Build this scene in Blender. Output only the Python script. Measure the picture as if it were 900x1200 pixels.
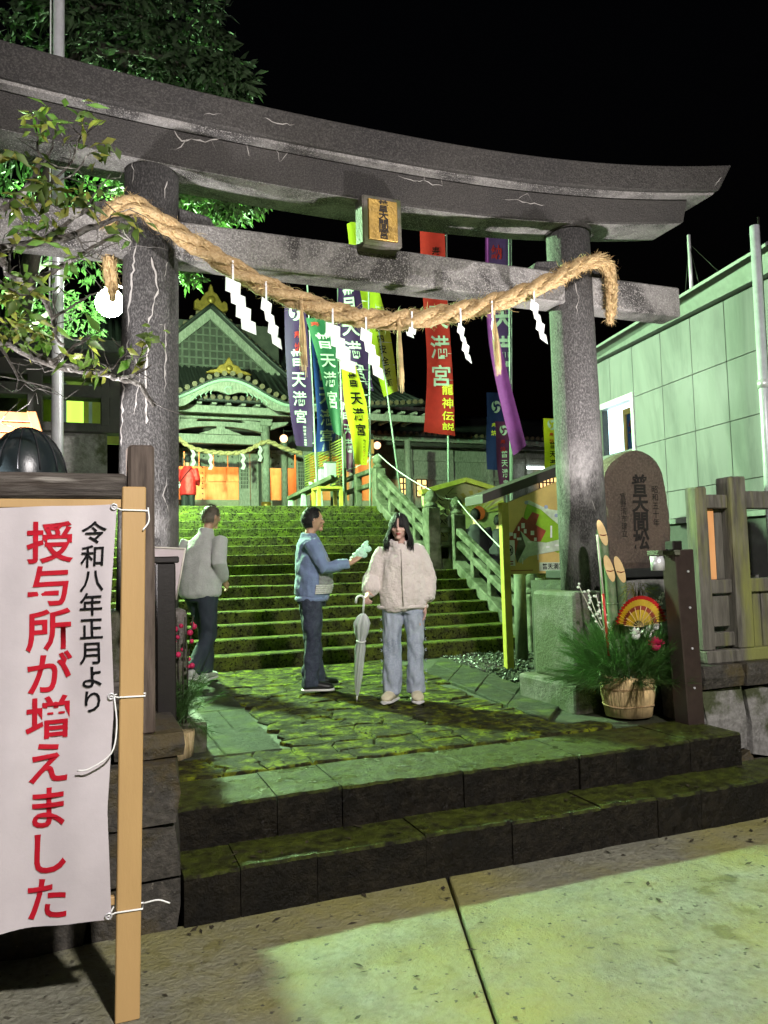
import bpy, bmesh, math, random
from math import sin, cos, pi, radians, sqrt, atan2, hypot
from mathutils import Vector, Matrix, noise

SC = bpy.context.scene
COL = SC.collection
for _o in list(bpy.data.objects):
    bpy.data.objects.remove(_o, do_unlink=True)

# ------------------------------------------------------------------ camera, sky, exposure
YAW, PITCH, ROLL, FPX = radians(21.22), radians(3.94), radians(-1.49), 900.0
CAMP = Vector((0.0, 0.0, 1.15))
_f = Vector((sin(YAW)*cos(PITCH), cos(YAW)*cos(PITCH), sin(PITCH)))
_r0 = Vector((cos(YAW), -sin(YAW), 0.0)); _u0 = _r0.cross(_f)
_r = _r0*cos(ROLL) + _u0*sin(ROLL); _u = _u0*cos(ROLL) - _r0*sin(ROLL)
cam_d = bpy.data.cameras.new('camera'); cam = bpy.data.objects.new('camera', cam_d); COL.objects.link(cam)
cam.matrix_world = Matrix(((_r.x, _u.x, -_f.x, CAMP.x), (_r.y, _u.y, -_f.y, CAMP.y), (_r.z, _u.z, -_f.z, CAMP.z), (0, 0, 0, 1)))
cam_d.sensor_fit = 'VERTICAL'; cam_d.sensor_height = 36.0; cam_d.lens = FPX/1200*36
cam_d.clip_start = 0.05; cam_d.clip_end = 500
SC.camera = cam
SC.render.engine = 'CYCLES'
SC.cycles.use_denoising = True
SC.cycles.max_bounces = 6
SC.cycles.sample_clamp_indirect = 4.0
SC.view_settings.view_transform = 'Standard'
SC.view_settings.look = 'None'
SC.view_settings.exposure = 0.0
SC.view_settings.gamma = 1.0
SC.view_settings.use_curve_mapping = False
W = bpy.data.worlds.new('World'); SC.world = W; W.use_nodes = True
_nt = W.node_tree
_bg = _nt.nodes['Background']
_sky = _nt.nodes.new('ShaderNodeTexSky'); _sky.sky_type = 'NISHITA'; _sky.sun_disc = False
_sky.sun_elevation = radians(-4.0); _sky.sun_rotation = radians(200.0)
_nt.links.new(_sky.outputs[0], _bg.inputs[0]); _bg.inputs[1].default_value = 0.05

# strengths of the lamps that are built further down (their fixtures carry them)
MERCURY = (0.56, 1.0, 0.50); COURT = (.80, 1.0, .76)
P_GLOBE = 10500.0      # globe lamp behind the gate pillar
P_COURT = 750.0      # added hidden lamp in the upper court
P_STREET = 4200.0     # unseen street lamp added behind the camera
P_FLOOD = 900.0       # two added uplights near the gate

def at(px, py, X=None, Y=None, Z=None):
    """survey helper: a sight line of the photograph met with a known plane gives a point of the place"""
    d = _f + _r*((px-450)/FPX) - _u*((py-600)/FPX)
    if X is not None: t = X/d.x
    elif Y is not None: t = Y/d.y
    else: t = (Z-CAMP.z)/d.z
    return CAMP + d*t

# ------------------------------------------------------------------ object helpers
WM = {}
def tag(o, label=None, cat=None, group=None, kind=None):
    if label: o['label'] = label
    if cat: o['category'] = cat
    if group: o['group'] = group
    if kind: o['kind'] = kind
    return o
def thing(name, label, cat, loc=(0, 0, 0), rz=0.0, group=None, kind=None):
    o = bpy.data.objects.new(name, None); COL.objects.link(o)
    o.empty_display_size = 0.1
    o.location = loc; o.rotation_euler = (0, 0, rz)
    WM[o] = Matrix.Translation(Vector(loc)) @ Matrix.Rotation(rz, 4, 'Z')
    return tag(o, label, cat, group, kind)
def link(name, me, parent=None, loc=None, rot=None, scale=None):
    o = bpy.data.objects.new(name, me); COL.objects.link(o)
    if parent: o.parent = parent
    if loc is not None: o.location = loc
    if rot is not None: o.rotation_euler = rot
    if scale is not None: o.scale = scale
    WM[o] = WM[parent] if parent else Matrix.Identity(4)
    return o
def tolocal(parent, p):
    return WM[parent].inverted() @ Vector(p)

class MB:
    """collects shapes in world (or local) coordinates and links them as one mesh object"""
    def __init__(s): s.v = []; s.f = []; s.sm = []
    def add(s, vs, fs, smooth=False):
        b = len(s.v); s.v += [Vector(p) for p in vs]
        s.f += [tuple(i+b for i in f) for f in fs]; s.sm += [smooth]*len(fs)
        return s
    def box(s, x0, x1, y0, y1, z0, z1, rz=0, piv=None, jit=0, rnd=None):
        vs = [Vector((x, y, z)) for z in (z0, z1) for y in (y0, y1) for x in (x0, x1)]
        if jit: vs = [p+Vector((rnd.uniform(-jit, jit) for _ in range(3))) for p in vs]
        if rz:
            c = Vector(piv) if piv else Vector(((x0+x1)/2, (y0+y1)/2, 0)); m = Matrix.Rotation(rz, 3, 'Z')
            vs = [m @ (p-c)+c for p in vs]
        return s.add(vs, [(0, 2, 3, 1), (4, 5, 7, 6), (0, 1, 5, 4), (1, 3, 7, 5), (3, 2, 6, 7), (2, 0, 4, 6)])
    def bar(s, p0, p1, w, h, up=(0, 0, 1), w1=None, h1=None):
        p0, p1 = Vector(p0), Vector(p1); d = (p1-p0).normalized(); up = Vector(up)
        if abs(d.dot(up)) > .99: up = Vector((0, 1, 0))
        sx = d.cross(up).normalized(); sy = sx.cross(d)
        w1 = w if w1 is None else w1; h1 = h if h1 is None else h1
        vs = [p0-sx*w/2-sy*h/2, p0+sx*w/2-sy*h/2, p0+sx*w/2+sy*h/2, p0-sx*w/2+sy*h/2,
              p1-sx*w1/2-sy*h1/2, p1+sx*w1/2-sy*h1/2, p1+sx*w1/2+sy*h1/2, p1-sx*w1/2+sy*h1/2]
        return s.add(vs, [(0, 3, 2, 1), (4, 5, 6, 7), (0, 1, 5, 4), (1, 2, 6, 5), (2, 3, 7, 6), (3, 0, 4, 7)])
    def tube(s, path, rad, n=8, up=(0, 0, 1), cap=True, smooth=True, phase=0.0):
        """rad: a number, a list, or a list of (ra, rb); ra lies along `side`, rb along side x dir"""
        path = [Vector(p) for p in path]; m = len(path)
        if not isinstance(rad, (list, tuple)): rad = [rad]*m
        up = Vector(up); vs = []; fs = []; prev = None
        for i, p in enumerate(path):
            d = (path[min(i+1, m-1)]-path[max(i-1, 0)])
            d = d.normalized() if d.length > 1e-9 else Vector((0, 0, 1))
            if prev is None:
                u_ = up if abs(d.dot(up)) < .98 else Vector((0, 1, 0))
                sx = d.cross(u_).normalized()
            else:
                sx = (prev-d*prev.dot(d))
                sx = sx.normalized() if sx.length > 1e-6 else prev
            prev = sx; sy = d.cross(sx)
            ra, rb = rad[i] if isinstance(rad[i], (list, tuple)) else (rad[i], rad[i])
            for k in range(n):
                a = 2*pi*k/n+phase
                vs.append(p+sx*cos(a)*ra+sy*sin(a)*rb)
        for i in range(m-1):
            for k in range(n):
                k2 = (k+1) % n
                fs.append((i*n+k, i*n+k2, (i+1)*n+k2, (i+1)*n+k))
        s.add(vs, fs, smooth)
        if cap and n > 2:
            b = len(s.v)-m*n
            s.f.append(tuple(b+k for k in reversed(range(n)))); s.sm.append(False)
            s.f.append(tuple(b+(m-1)*n+k for k in range(n))); s.sm.append(False)
        return s
    def cyl(s, p0, p1, r0, r1=None, n=12, smooth=True):
        return s.tube([p0, p1], [r0, r0 if r1 is None else r1], n, smooth=smooth)
    def lathe(s, prof, c=(0, 0, 0), n=16, smooth=True, sx=1, sy=1, jit=0, rnd=None):
        c = Vector(c); vs = []; fs = []; m = len(prof)
        for r, z in prof:
            for k in range(n):
                a = 2*pi*k/n; rr = r*(1+(rnd.uniform(-jit, jit) if jit else 0))
                vs.append(c+Vector((cos(a)*rr*sx, sin(a)*rr*sy, z)))
        for i in range(m-1):
            for k in range(n):
                k2 = (k+1) % n
                fs.append((i*n+k, i*n+k2, (i+1)*n+k2, (i+1)*n+k))
        s.add(vs, fs, smooth); b = len(s.v)-m*n
        s.f.append(tuple(b+k for k in reversed(range(n)))); s.sm.append(False)
        s.f.append(tuple(b+(m-1)*n+k for k in range(n))); s.sm.append(False)
        return s
    def ball(s, c, rx, ry=None, rz=None, n=12, m=8, fn=None):
        ry = rx if ry is None else ry; rz = rx if rz is None else rz; c = Vector(c); vs = []; fs = []
        for i in range(m+1):
            t = pi*i/m
            for k in range(n):
                a = 2*pi*k/n; p = Vector((sin(t)*cos(a)*rx, sin(t)*sin(a)*ry, cos(t)*rz))
                if fn: p = fn(p)
                vs.append(c+p)
        for i in range(m):
            for k in range(n):
                k2 = (k+1) % n
                fs.append((i*n+k, (i+1)*n+k, (i+1)*n+k2, i*n+k2))
        return s.add(vs, fs, True)
    def prism(s, poly, off):
        """poly: 3D points of a planar outline, off: extrusion vector"""
        off = Vector(off); n = len(poly); vs = [Vector(p) for p in poly]; vs += [p+off for p in vs[:n]]
        fs = [tuple(reversed(range(n))), tuple(range(n, 2*n))]
        fs += [(k, (k+1) % n, (k+1) % n+n, k+n) for k in range(n)]
        return s.add(vs, fs)
    def strip(s, A, B, smooth=True):
        """sheet between two polylines"""
        n = len(A); return s.add(list(A)+list(B), [(k, k+1, n+k+1, n+k) for k in range(n-1)], smooth)
    def grid(s, fn, nu, nv, smooth=True):
        vs = [fn(i/nu, j/nv) for j in range(nv+1) for i in range(nu+1)]
        return s.add(vs, [(j*(nu+1)+i, j*(nu+1)+i+1, (j+1)*(nu+1)+i+1, (j+1)*(nu+1)+i) for j in range(nv) for i in range(nu)], smooth)
    def mesh(s, name, inv=None, recalc=True):
        me = bpy.data.meshes.new(name)
        vs = [inv @ p for p in s.v] if inv is not None else s.v
        me.from_pydata([tuple(p) for p in vs], [], s.f)
        for p, sm in zip(me.polygons, s.sm): p.use_smooth = sm
        if recalc:
            bm = bmesh.new(); bm.from_mesh(me); bmesh.ops.recalc_face_normals(bm, faces=bm.faces); bm.to_mesh(me); bm.free()
        return me
    def build(s, name, mat, parent=None, bevel=0, local=False, seg=1, recalc=True, solid=0):
        inv = None
        if parent is not None and not local: inv = WM[parent].inverted()
        me = s.mesh(name, inv, recalc)
        if mat is not None: me.materials.append(M[mat] if isinstance(mat, str) else mat)
        o = link(name, me, parent)
        if solid:
            so = o.modifiers.new('thickness', 'SOLIDIFY'); so.thickness = solid; so.offset = 0
        if bevel:
            b = o.modifiers.new('bevel', 'BEVEL'); b.width = bevel; b.segments = seg; b.limit_method = 'ANGLE'; b.angle_limit = radians(40)
        return o

def copy_tree(o, parent=None):
    c = o.copy(); COL.objects.link(c); c.parent = parent
    for ch in o.children: copy_tree(ch, c)
    return c

def bake(mb, voxel, smooth=3, disp=None, name='m', inv=None):
    """one continuous surface from overlapping lofts: voxel remesh, relax, optional fold relief"""
    me = mb.mesh('tmp', inv); o = bpy.data.objects.new('tmp', me); COL.objects.link(o)
    r = o.modifiers.new('r', 'REMESH'); r.mode = 'VOXEL'; r.voxel_size = voxel; r.use_smooth_shade = True
    if smooth:
        sm = o.modifiers.new('s', 'SMOOTH'); sm.iterations = smooth; sm.factor = .5
    dg = bpy.context.evaluated_depsgraph_get()
    m2 = bpy.data.meshes.new_from_object(o.evaluated_get(dg)); m2.name = name
    bpy.data.objects.remove(o, do_unlink=True); bpy.data.meshes.remove(me)
    if disp:
        no = [v.normal.copy() for v in m2.vertices]
        for v, n in zip(m2.vertices, no): v.co = v.co+n*disp(v.co, n)
    for p in m2.polygons: p.use_smooth = True
    return m2

def text_mesh(body, size, bold=0.0, shear=0.0, line=1.0):
    """lettering as a flat mesh, centred on x, top of the first line near y=0, lines going down"""
    c = bpy.data.curves.new('lettering', 'FONT'); c.body = body; c.size = size; c.align_x = 'CENTER'
    c.offset = bold*size; c.shear = shear; c.space_line = line; c.resolution_u = 3
    o = bpy.data.objects.new('lettering', c); COL.objects.link(o)
    dg = bpy.context.evaluated_depsgraph_get()
    me = bpy.data.meshes.new_from_object(o.evaluated_get(dg))
    bpy.data.objects.remove(o, do_unlink=True); bpy.data.curves.remove(c)
    me.materials.clear()
    return me
def lettering(name, body, size, fn, mat, parent, bold=.012, shear=0, vertical=True, line=1.0):
    """fn maps flat (x, y) of the lettering to world space"""
    if vertical: body = '\n'.join(body)
    me = text_mesh(body, size, bold, shear, line)
    inv = WM[parent].inverted() if parent else Matrix.Identity(4)
    if vertical:
        dy = -size*.80
    else: dy = 0
    for v in me.vertices: v.co = inv @ Vector(fn(v.co.x, v.co.y+dy))
    me.materials.append(M[mat]); me.name = name
    return link(name, me, parent)
# ------------------------------------------------------------------ materials
M = {}
def nodes(name):
    m = bpy.data.materials.new(name); m.use_nodes = True; M[name] = m
    nt = m.node_tree; return m, nt, nt.nodes['Principled BSDF']
def pmat(name, c0, c1, c2=None, scale=4.0, fine=40.0, rough=.7, rough2=None, bump=.3, bscale=30.0, moss=None, mscale=3.0, mlo=.45, mhi=.6,
         up=0.0, stretch=(1, 1, 1), speck=None, spk=(.62, .66), spscale=120.0, spec=.5, metal=0.0, world=True, zdark=None, ior=None, sheen=0, trans=0, dirt=None, dlo=.5, dhi=.62, dscale=1.5, bdist=.02):
    """weathered surface: two-tone noise, grain, optional moss by patches (and by upward normals), speckle, stains and darkening by height"""
    m, nt, b = nodes(name); N = nt.nodes.new; Lk = nt.links.new
    if world: co = N('ShaderNodeNewGeometry').outputs['Position']
    else: co = N('ShaderNodeTexCoord').outputs['Object']
    mp = N('ShaderNodeMapping'); mp.inputs['Scale'].default_value = stretch; Lk(co, mp.inputs[0]); co2 = mp.outputs[0]
    def nz(sc, det=4, r=.6, c=co2, dist=0):
        n = N('ShaderNodeTexNoise'); n.inputs['Scale'].default_value = sc; n.inputs['Detail'].default_value = det
        n.inputs['Roughness'].default_value = r; n.inputs['Distortion'].default_value = dist; Lk(c, n.inputs['Vector']); return n.outputs['Fac']
    def ramp(fac, lo, hi):
        r = N('ShaderNodeMapRange'); r.inputs[1].default_value = lo; r.inputs[2].default_value = hi; Lk(fac, r.inputs[0]); return r.outputs[0]
    def mix(fac, a, bb):
        x = N('ShaderNodeMix'); x.data_type = 'RGBA'; Lk(fac, x.inputs[0])
        for s, v in ((x.inputs[6], a), (x.inputs[7], bb)):
            if isinstance(v, tuple): s.default_value = (*v, 1)
            else: Lk(v, s)
        return x.outputs[2]
    col = mix(ramp(nz(scale, 5), .35, .65), c0, c1)
    if c2: col = mix(ramp(nz(fine, 3), .4, .7), col, c2)
    if dirt: col = mix(ramp(nz(dscale, 6, .65, dist=.5), dlo, dhi), col, dirt)
    if zdark:
        sz = N('ShaderNodeSeparateXYZ'); Lk(co, sz.inputs[0]); az = N('ShaderNodeMath'); az.operation = 'MULTIPLY_ADD'; Lk(nz(1.6, 5, .6), az.inputs[0]); az.inputs[1].default_value = zdark[3]; Lk(sz.outputs[2], az.inputs[2])
        col = mix(ramp(az.outputs[0], zdark[0], zdark[1]), col, zdark[2])
    mf = None
    if moss:
        mf = ramp(nz(mscale, 6, .65), mlo, mhi)
        if up:
            g = N('ShaderNodeNewGeometry'); sp = N('ShaderNodeSeparateXYZ'); Lk(g.outputs['Normal'], sp.inputs[0])
            mu = N('ShaderNodeMath'); mu.operation = 'MULTIPLY'; Lk(ramp(sp.outputs[2], .2, .8), mu.inputs[0]); mu.inputs[1].default_value = up
            ad = N('ShaderNodeMath'); ad.operation = 'ADD'; Lk(nz(mscale*2.3, 6, .7), ad.inputs[0]); Lk(mu.outputs[0], ad.inputs[1])
            mf = ramp(ad.outputs[0], mlo+.25, mhi+.35)
        col = mix(mf, col, moss)
    if speck: col = mix(ramp(nz(spscale, 2), *spk), col, speck)
    Lk(col, b.inputs['Base Color'])
    if rough2 is not None:
        rr = N('ShaderNodeMapRange'); rr.inputs[1].default_value = .35; rr.inputs[2].default_value = .65
        rr.inputs[3].default_value = rough; rr.inputs[4].default_value = rough2; Lk(nz(scale*1.7, 4), rr.inputs[0]); Lk(rr.outputs[0], b.inputs['Roughness'])
    else: b.inputs['Roughness'].default_value = rough
    b.inputs['Specular IOR Level'].default_value = spec; b.inputs['Metallic'].default_value = metal
    if ior: b.inputs['IOR'].default_value = ior
    if sheen: b.inputs['Sheen Weight'].default_value = sheen
    if trans: b.inputs['Transmission Weight'].default_value = trans
    if bump:
        bp = N('ShaderNodeBump'); bp.inputs['Strength'].default_value = bump; bp.inputs['Distance'].default_value = bdist
        a = N('ShaderNodeMath'); a.operation = 'MULTIPLY_ADD'; Lk(nz(bscale, 6, .7), a.inputs[0]); a.inputs[1].default_value = 1.0; Lk(nz(bscale*.2, 4), a.inputs[2])
        Lk(a.outputs[0], bp.inputs['Height']); Lk(bp.outputs[0], b.inputs['Normal'])
    return m
def plain(name, c, rough=.6, metal=0, spec=.5, var=.12, scale=12, bump=.08, bscale=60):
    c1 = tuple(max(0, v*(1-var)) for v in c); c2 = tuple(min(1, v*(1+var)) for v in c)
    return pmat(name, c1, c2, scale=scale, rough=rough, metal=metal, spec=spec, bump=bump, bscale=bscale)
def emit(name, c, s):
    m, nt, b = nodes(name); b.inputs['Base Color'].default_value = (*c, 1); b.inputs['Emission Color'].default_value = (*c, 1); b.inputs['Emission Strength'].default_value = s; return m
def thin(name, c, trans=.5, rough=.6, var=.15, scale=9):
    """cloth, paper or leaf: reflects and lets some light through"""
    m = pmat(name, tuple(v*(1-var) for v in c), tuple(min(1, v*(1+var)) for v in c), scale=scale, rough=rough, bump=.05, bscale=90)
    nt = m.node_tree; b = nt.nodes['Principled BSDF']; out = [n for n in nt.nodes if n.type == 'OUTPUT_MATERIAL'][0]
    t = nt.nodes.new('ShaderNodeBsdfTranslucent'); x = nt.nodes.new('ShaderNodeMixShader'); x.inputs[0].default_value = trans
    src = b.inputs['Base Color'].links[0].from_socket; nt.links.new(src, t.inputs[0])
    nt.links.new(b.outputs[0], x.inputs[1]); nt.links.new(t.outputs[0], x.inputs[2]); nt.links.new(x.outputs[0], out.inputs[0]); return m

pmat('road', (.285, .285, .22), (.20, .20, .15), (.15, .147, .105), scale=2.2, fine=34, rough=.30, rough2=.7, bump=1.0, bscale=48, dirt=(.055, .052, .034), dlo=.575, dhi=.63, dscale=3.6,
     moss=(.27, .255, .085), mscale=.9, mlo=.42, mhi=.62, speck=(.06, .056, .036), spk=(.645, .70), spscale=24)
pmat('road_gap', (.02, .02, .015), (.035, .033, .02), rough=.8)
pmat('step_stone', (.0055, .0047, .0033), (.011, .0095, .0068), (.021, .018, .012), scale=3, fine=20, rough=.20, rough2=.5, ior=1.24, bump=1.0, bscale=44, moss=(.11, .145, .018), mscale=6.0, mlo=.44, mhi=.86, up=.36, dirt=(.008, .0075, .006), dlo=.5, dhi=.62, dscale=1.8)
pmat('paver', (.055, .054, .024), (.028, .028, .013), (.015, .015, .008), scale=6, fine=40, rough=.28, rough2=.6, ior=1.14, bump=1.0, bscale=60, moss=(.20, .24, .015), mscale=7.0, mlo=.47, mhi=.64, dirt=(.03, .026, .014), dlo=.53, dhi=.62, dscale=3.2, bdist=.022, speck=(.02, .018, .01), spk=(.54, .60), spscale=30)
pmat('slab', (.040, .046, .034), (.026, .03, .022), (.065, .07, .05), scale=4, fine=50, rough=.3, rough2=.6, ior=1.14, bump=.9, bscale=46, moss=(.08, .10, .03), mscale=3.0, mlo=.52, mhi=.64)
pmat('soil', (.02, .022, .012), (.035, .042, .014), scale=8, rough=.7, bump=.8, bscale=40)
pmat('stair_stone', (.036, .037, .018), (.020, .021, .011), (.07, .07, .035), scale=3.4, fine=44, rough=.5, rough2=.75, ior=1.12, bump=1.0, bscale=36, moss=(.125, .155, .02), mscale=8.0, mlo=.38, mhi=.74, speck=(.008, .008, .005), spk=(.56, .62), spscale=34)
pmat('rail_stone', (.11, .115, .08), (.06, .065, .04), (.15, .15, .11), scale=5, fine=40, rough=.7, bump=.9, bscale=40, moss=(.035, .045, .016), mscale=5, mlo=.46, mhi=.6)
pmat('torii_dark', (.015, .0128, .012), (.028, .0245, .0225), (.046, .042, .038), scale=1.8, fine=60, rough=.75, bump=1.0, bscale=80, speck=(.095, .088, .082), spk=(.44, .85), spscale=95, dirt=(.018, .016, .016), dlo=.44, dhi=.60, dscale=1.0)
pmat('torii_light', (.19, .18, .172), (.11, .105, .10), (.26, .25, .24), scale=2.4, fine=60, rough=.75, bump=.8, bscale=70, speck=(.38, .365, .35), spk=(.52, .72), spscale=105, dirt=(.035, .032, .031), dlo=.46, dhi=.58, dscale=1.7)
pmat('torii_pillar', (.15, .145, .14), (.09, .087, .084), (.20, .192, .187), scale=2.2, fine=44, rough=.75, bump=1.0, bscale=60, stretch=(1, 1, .5), speck=(.17, .164, .158), spk=(.44, .88), spscale=105, dirt=(.030, .028, .027), dlo=.47, dhi=.55, dscale=1.7, zdark=(2.75, 3.1, (.030, .028, .028), 1.8))  # upper pillars darkened by height: part stain, part shade put into the colour
pmat('plinth_stone', (.125, .108, .098), (.075, .068, .058), (.16, .14, .13), scale=3, fine=40, rough=.7, bump=.6, bscale=50, moss=(.045, .055, .016), mscale=2.6, mlo=.42, mhi=.58)
plain('efflor', (.30, .285, .27), rough=.9)
pmat('wall_stone', (.042, .038, .030), (.022, .02, .016), (.065, .058, .047), scale=3, fine=30, rough=.5, rough2=.8, bump=1.0, bscale=24, moss=(.06, .045, .016), mscale=4, mlo=.48, mhi=.62, speck=(.12, .11, .09), spk=(.68, .71), spscale=40)
pmat('wall_pale', (.22, .215, .20), (.13, .128, .115), (.27, .265, .25), scale=3, fine=30, rough=.7, bump=.7, bscale=30, moss=(.05, .06, .025), mscale=2.5, mlo=.5, mhi=.6)
pmat('old_wood', (.085, .062, .048), (.04, .028, .022), (.13, .1, .08), scale=3, fine=26, rough=.75, bump=.6, bscale=30, stretch=(1, 1, .12))
pmat('old_beam', (.06, .046, .036), (.022, .017, .014), (.13, .115, .10), scale=5, fine=14, rough=.75, bump=.9, bscale=20, stretch=(.22, 1, 2.2), speck=(.30, .28, .25), spk=(.66, .74), spscale=9)
pmat('grey_wood', (.085, .08, .064), (.04, .037, .03), (.14, .132, .11), scale=3, fine=24, rough=.8, bump=.6, bscale=26, stretch=(1, 1, .15), moss=(.17, .18, .05), mscale=1.6, mlo=.5, mhi=.6)
pmat('tan_paint', (.43, .28, .115), (.38, .245, .10), scale=6, rough=.5, bump=.1, bscale=40, stretch=(1, 1, .2), dirt=(.38, .24, .10), dlo=.6, dhi=.8)
thin('banner_cloth', (.47, .435, .455), .02, .55, var=.04)
plain('red_ink', (.36, .006, .018), .7, spec=.15); plain('black_ink', (.006, .006, .007), .7, spec=.12); plain('white_ink', (.5, .53, .5), .6); plain('yellow_ink', (.72, .60, .05), .6); plain('pale_ink', (.42, .47, .44), .6)
plain('brown_metal', (.065, .047, .041), .35, .5); plain('black_metal', (.010, .008, .007), .45, .2); plain('steel', (.60, .61, .63), .35, .35); plain('grey_pole', (.45, .47, .50), .4, .2)
pmat('rope', (.44, .30, .14), (.29, .18, .07), (.54, .40, .22), scale=14, fine=60, rough=.8, bump=.8, bscale=90)
pmat('straw', (.62, .47, .24), (.34, .24, .10), (.70, .56, .32), scale=30, fine=70, rough=.8, bump=1.0, bscale=60, stretch=(1.6, 1.6, .09)); plain('straw_dark', (.36, .24, .10), .85, var=.3); plain('straw_pale', (.52, .39, .19), .8, var=.25)
thin('paper', (.86, .86, .88), .35, .6, var=.03)
pmat('gold', (.34, .215, .045), (.20, .125, .025), scale=9, rough=.4, metal=.5, bump=.3)
pmat('shrine_wood', (.24, .235, .205), (.17, .175, .15), (.33, .33, .29), scale=3, fine=22, rough=.7, bump=.3, bscale=22, stretch=(1, 1, .4))
pmat('shrine_dark', (.055, .052, .045), (.03, .03, .027), scale=3, rough=.7, bump=.3)
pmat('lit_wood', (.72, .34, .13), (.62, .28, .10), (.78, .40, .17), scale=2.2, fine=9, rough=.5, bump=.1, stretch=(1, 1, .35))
pmat('roof_tile', (.028, .03, .03), (.016, .018, .018), (.045, .047, .045), scale=4, fine=20, rough=.45, bump=.4)
pmat('end_tile', (.16, .115, .07), (.09, .065, .045), scale=9, rough=.5, bump=.5)
plain('plaster', (.30, .29, .21), .8)
pmat('wall_tile', (.215, .20, .22), (.165, .157, .172), scale=1.2, fine=20, rough=.2, rough2=.3, ior=1.12, dirt=(.085, .082, .088), dlo=.46, dhi=.72, dscale=1.1, stretch=(1, 1, .25), bump=.02, bscale=4)
plain('tile_joint', (.05, .05, .05), .8); plain('fascia', (.13, .135, .135), .5)
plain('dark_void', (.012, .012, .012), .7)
emit('window_glow', (.72, .90, 1.0), 2.6); emit('tube_glow', (.85, 1.0, .92), 9.0); emit('warm_glow', (1.0, .62, .26), 1.6); emit('hall_glow', (1.0, .72, .4), 6.0); emit('lime_glow', (.55, .85, .10), 1.6); emit('bulb_glow', (1.0, .55, .3), 3.0)
pmat('bark', (.055, .045, .035), (.028, .023, .019), (.10, .095, .085), scale=9, fine=40, rough=.85, bump=.9, bscale=50, dirt=(.40, .385, .36), dlo=.55, dhi=.62, dscale=7)
pmat('bark_dark', (.03, .026, .02), (.05, .042, .03), scale=9, rough=.9, bump=.8)
thin('leaf', (.075, .125, .022), .35, .6, var=.4, scale=6); thin('leaf_young', (.20, .21, .04), .4, .45, var=.35, scale=8); thin('leaf_big', (.045, .095, .022), .3, .75, var=.45, scale=2)
thin('leaf_dark', (.018, .038, .011), .25, .8, var=.5, scale=2); thin('needle', (.055, .135, .03), .2, .5, var=.4, scale=8)
pmat('bamboo', (.07, .13, .06), (.10, .16, .08), (.16, .2, .12), scale=6, fine=20, rough=.35, bump=.1); pmat('bamboo_cut', (.62, .46, .22), (.52, .36, .16), scale=8, rough=.6, bump=.1)
plain('fan_red', (.45, .02, .02), .35, .2); plain('fan_gold', (.65, .50, .06), .3, .4); plain('fan_brown', (.25, .05, .03), .4)
thin('petal_white', (.80, .80, .78), .3, .6, var=.05); thin('petal_pink', (.55, .02, .10), .25, .6, var=.2); plain('twig_pale', (.55, .52, .46), .7)
pmat('gravel', (.05, .055, .045), (.028, .03, .025), (.11, .115, .10), scale=30, fine=70, rough=.4, bump=.3)
pmat('monument', (.12, .082, .062), (.07, .05, .04), (.16, .115, .09), scale=2.5, fine=40, rough=.75, bump=.6, bscale=50, dirt=(.05, .042, .038), dlo=.52, dhi=.66, dscale=1.6); plain('carved', (.018, .014, .012), .9)
plain('post_yellow', (.40, .34, .05), .5); plain('board_tan', (.62, .46, .15), .5, var=.2, scale=2); plain('roof_felt', (.03, .024, .022), .6)
plain('map_brown', (.28, .05, .03), .5); plain('map_green', (.22, .42, .02), .5); plain('map_pale', (.52, .62, .48), .5, var=.2); plain('map_blue', (.30, .36, .52), .5); plain('sign_white', (.75, .77, .75), .5)
pmat('fence_green', (.07, .085, .05), (.04, .05, .03), (.10, .11, .07), scale=4, rough=.75, bump=.6, stretch=(1, 1, .3))
plain('orange_wood', (.62, .25, .09), .5); plain('black_vinyl', (.012, .018, .02), .3); plain('lime_slat', (.20, .225, .03), .5); pmat('shrine_mid', (.12, .125, .105), (.07, .075, .062), scale=4, rough=.7, bump=.3); plain('green_post', (.32, .44, .36), .4)
plain('ema_yellow', (.42, .42, .07), .5); plain('ema_pale', (.48, .52, .24), .5); plain('sun_red', (.5, .10, .03), .5)
for _n, _c in (('flag_purple', (.040, .014, .075)), ('flag_green', (.018, .085, .045)), ('flag_blue', (.018, .045, .24)), ('flag_yellow', (.50, .47, .015)), ('flag_red', (.45, .025, .022)),
               ('flag_magenta', (.36, .07, .42)), ('flag_navy', (.02, .03, .14)), ('flag_maroon', (.12, .02, .09)), ('flag_violet', (.10, .04, .17)), ('flag_lime', (.36, .42, .02))): thin(_n, _c, .3, .55, var=.08)
plain('flag_pole', (.34, .42, .37), .35)
pmat('skin', (.50, .29, .20), (.44, .245, .165), scale=14, rough=.5, bump=.05); plain('skin_pale', (.58, .37, .30), .5); plain('lip', (.38, .09, .08), .45); plain('eye_white', (.7, .68, .66), .3); plain('eye_dark', (.012, .01, .009), .25)
pmat('hair_black', (.008, .008, .009), (.018, .016, .016), scale=30, rough=.62, spec=.25, bump=.3, bscale=80, stretch=(1, 1, .15)); pmat('hair_brown', (.17, .135, .105), (.09, .07, .052), scale=30, rough=.5, bump=.3, bscale=80)
pmat('fleece_cream', (.88, .80, .75), (.80, .71, .67), scale=18, rough=.95, bump=.9, bscale=70, sheen=.5)
pmat('fleece_grey', (.50, .50, .49), (.42, .42, .41), scale=10, rough=.95, bump=.5, bscale=60, sheen=.3)
pmat('knit_blue', (.20, .265, .44), (.16, .215, .37), scale=8, rough=.9, bump=.35, bscale=110, sheen=.2); pmat('knit_grey', (.30, .31, .31), (.24, .25, .25), scale=8, rough=.9, bump=.8, bscale=50); pmat('knit_white', (.62, .63, .60), (.52, .53, .5), scale=8, rough=.9, bump=.8, bscale=50)
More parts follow.
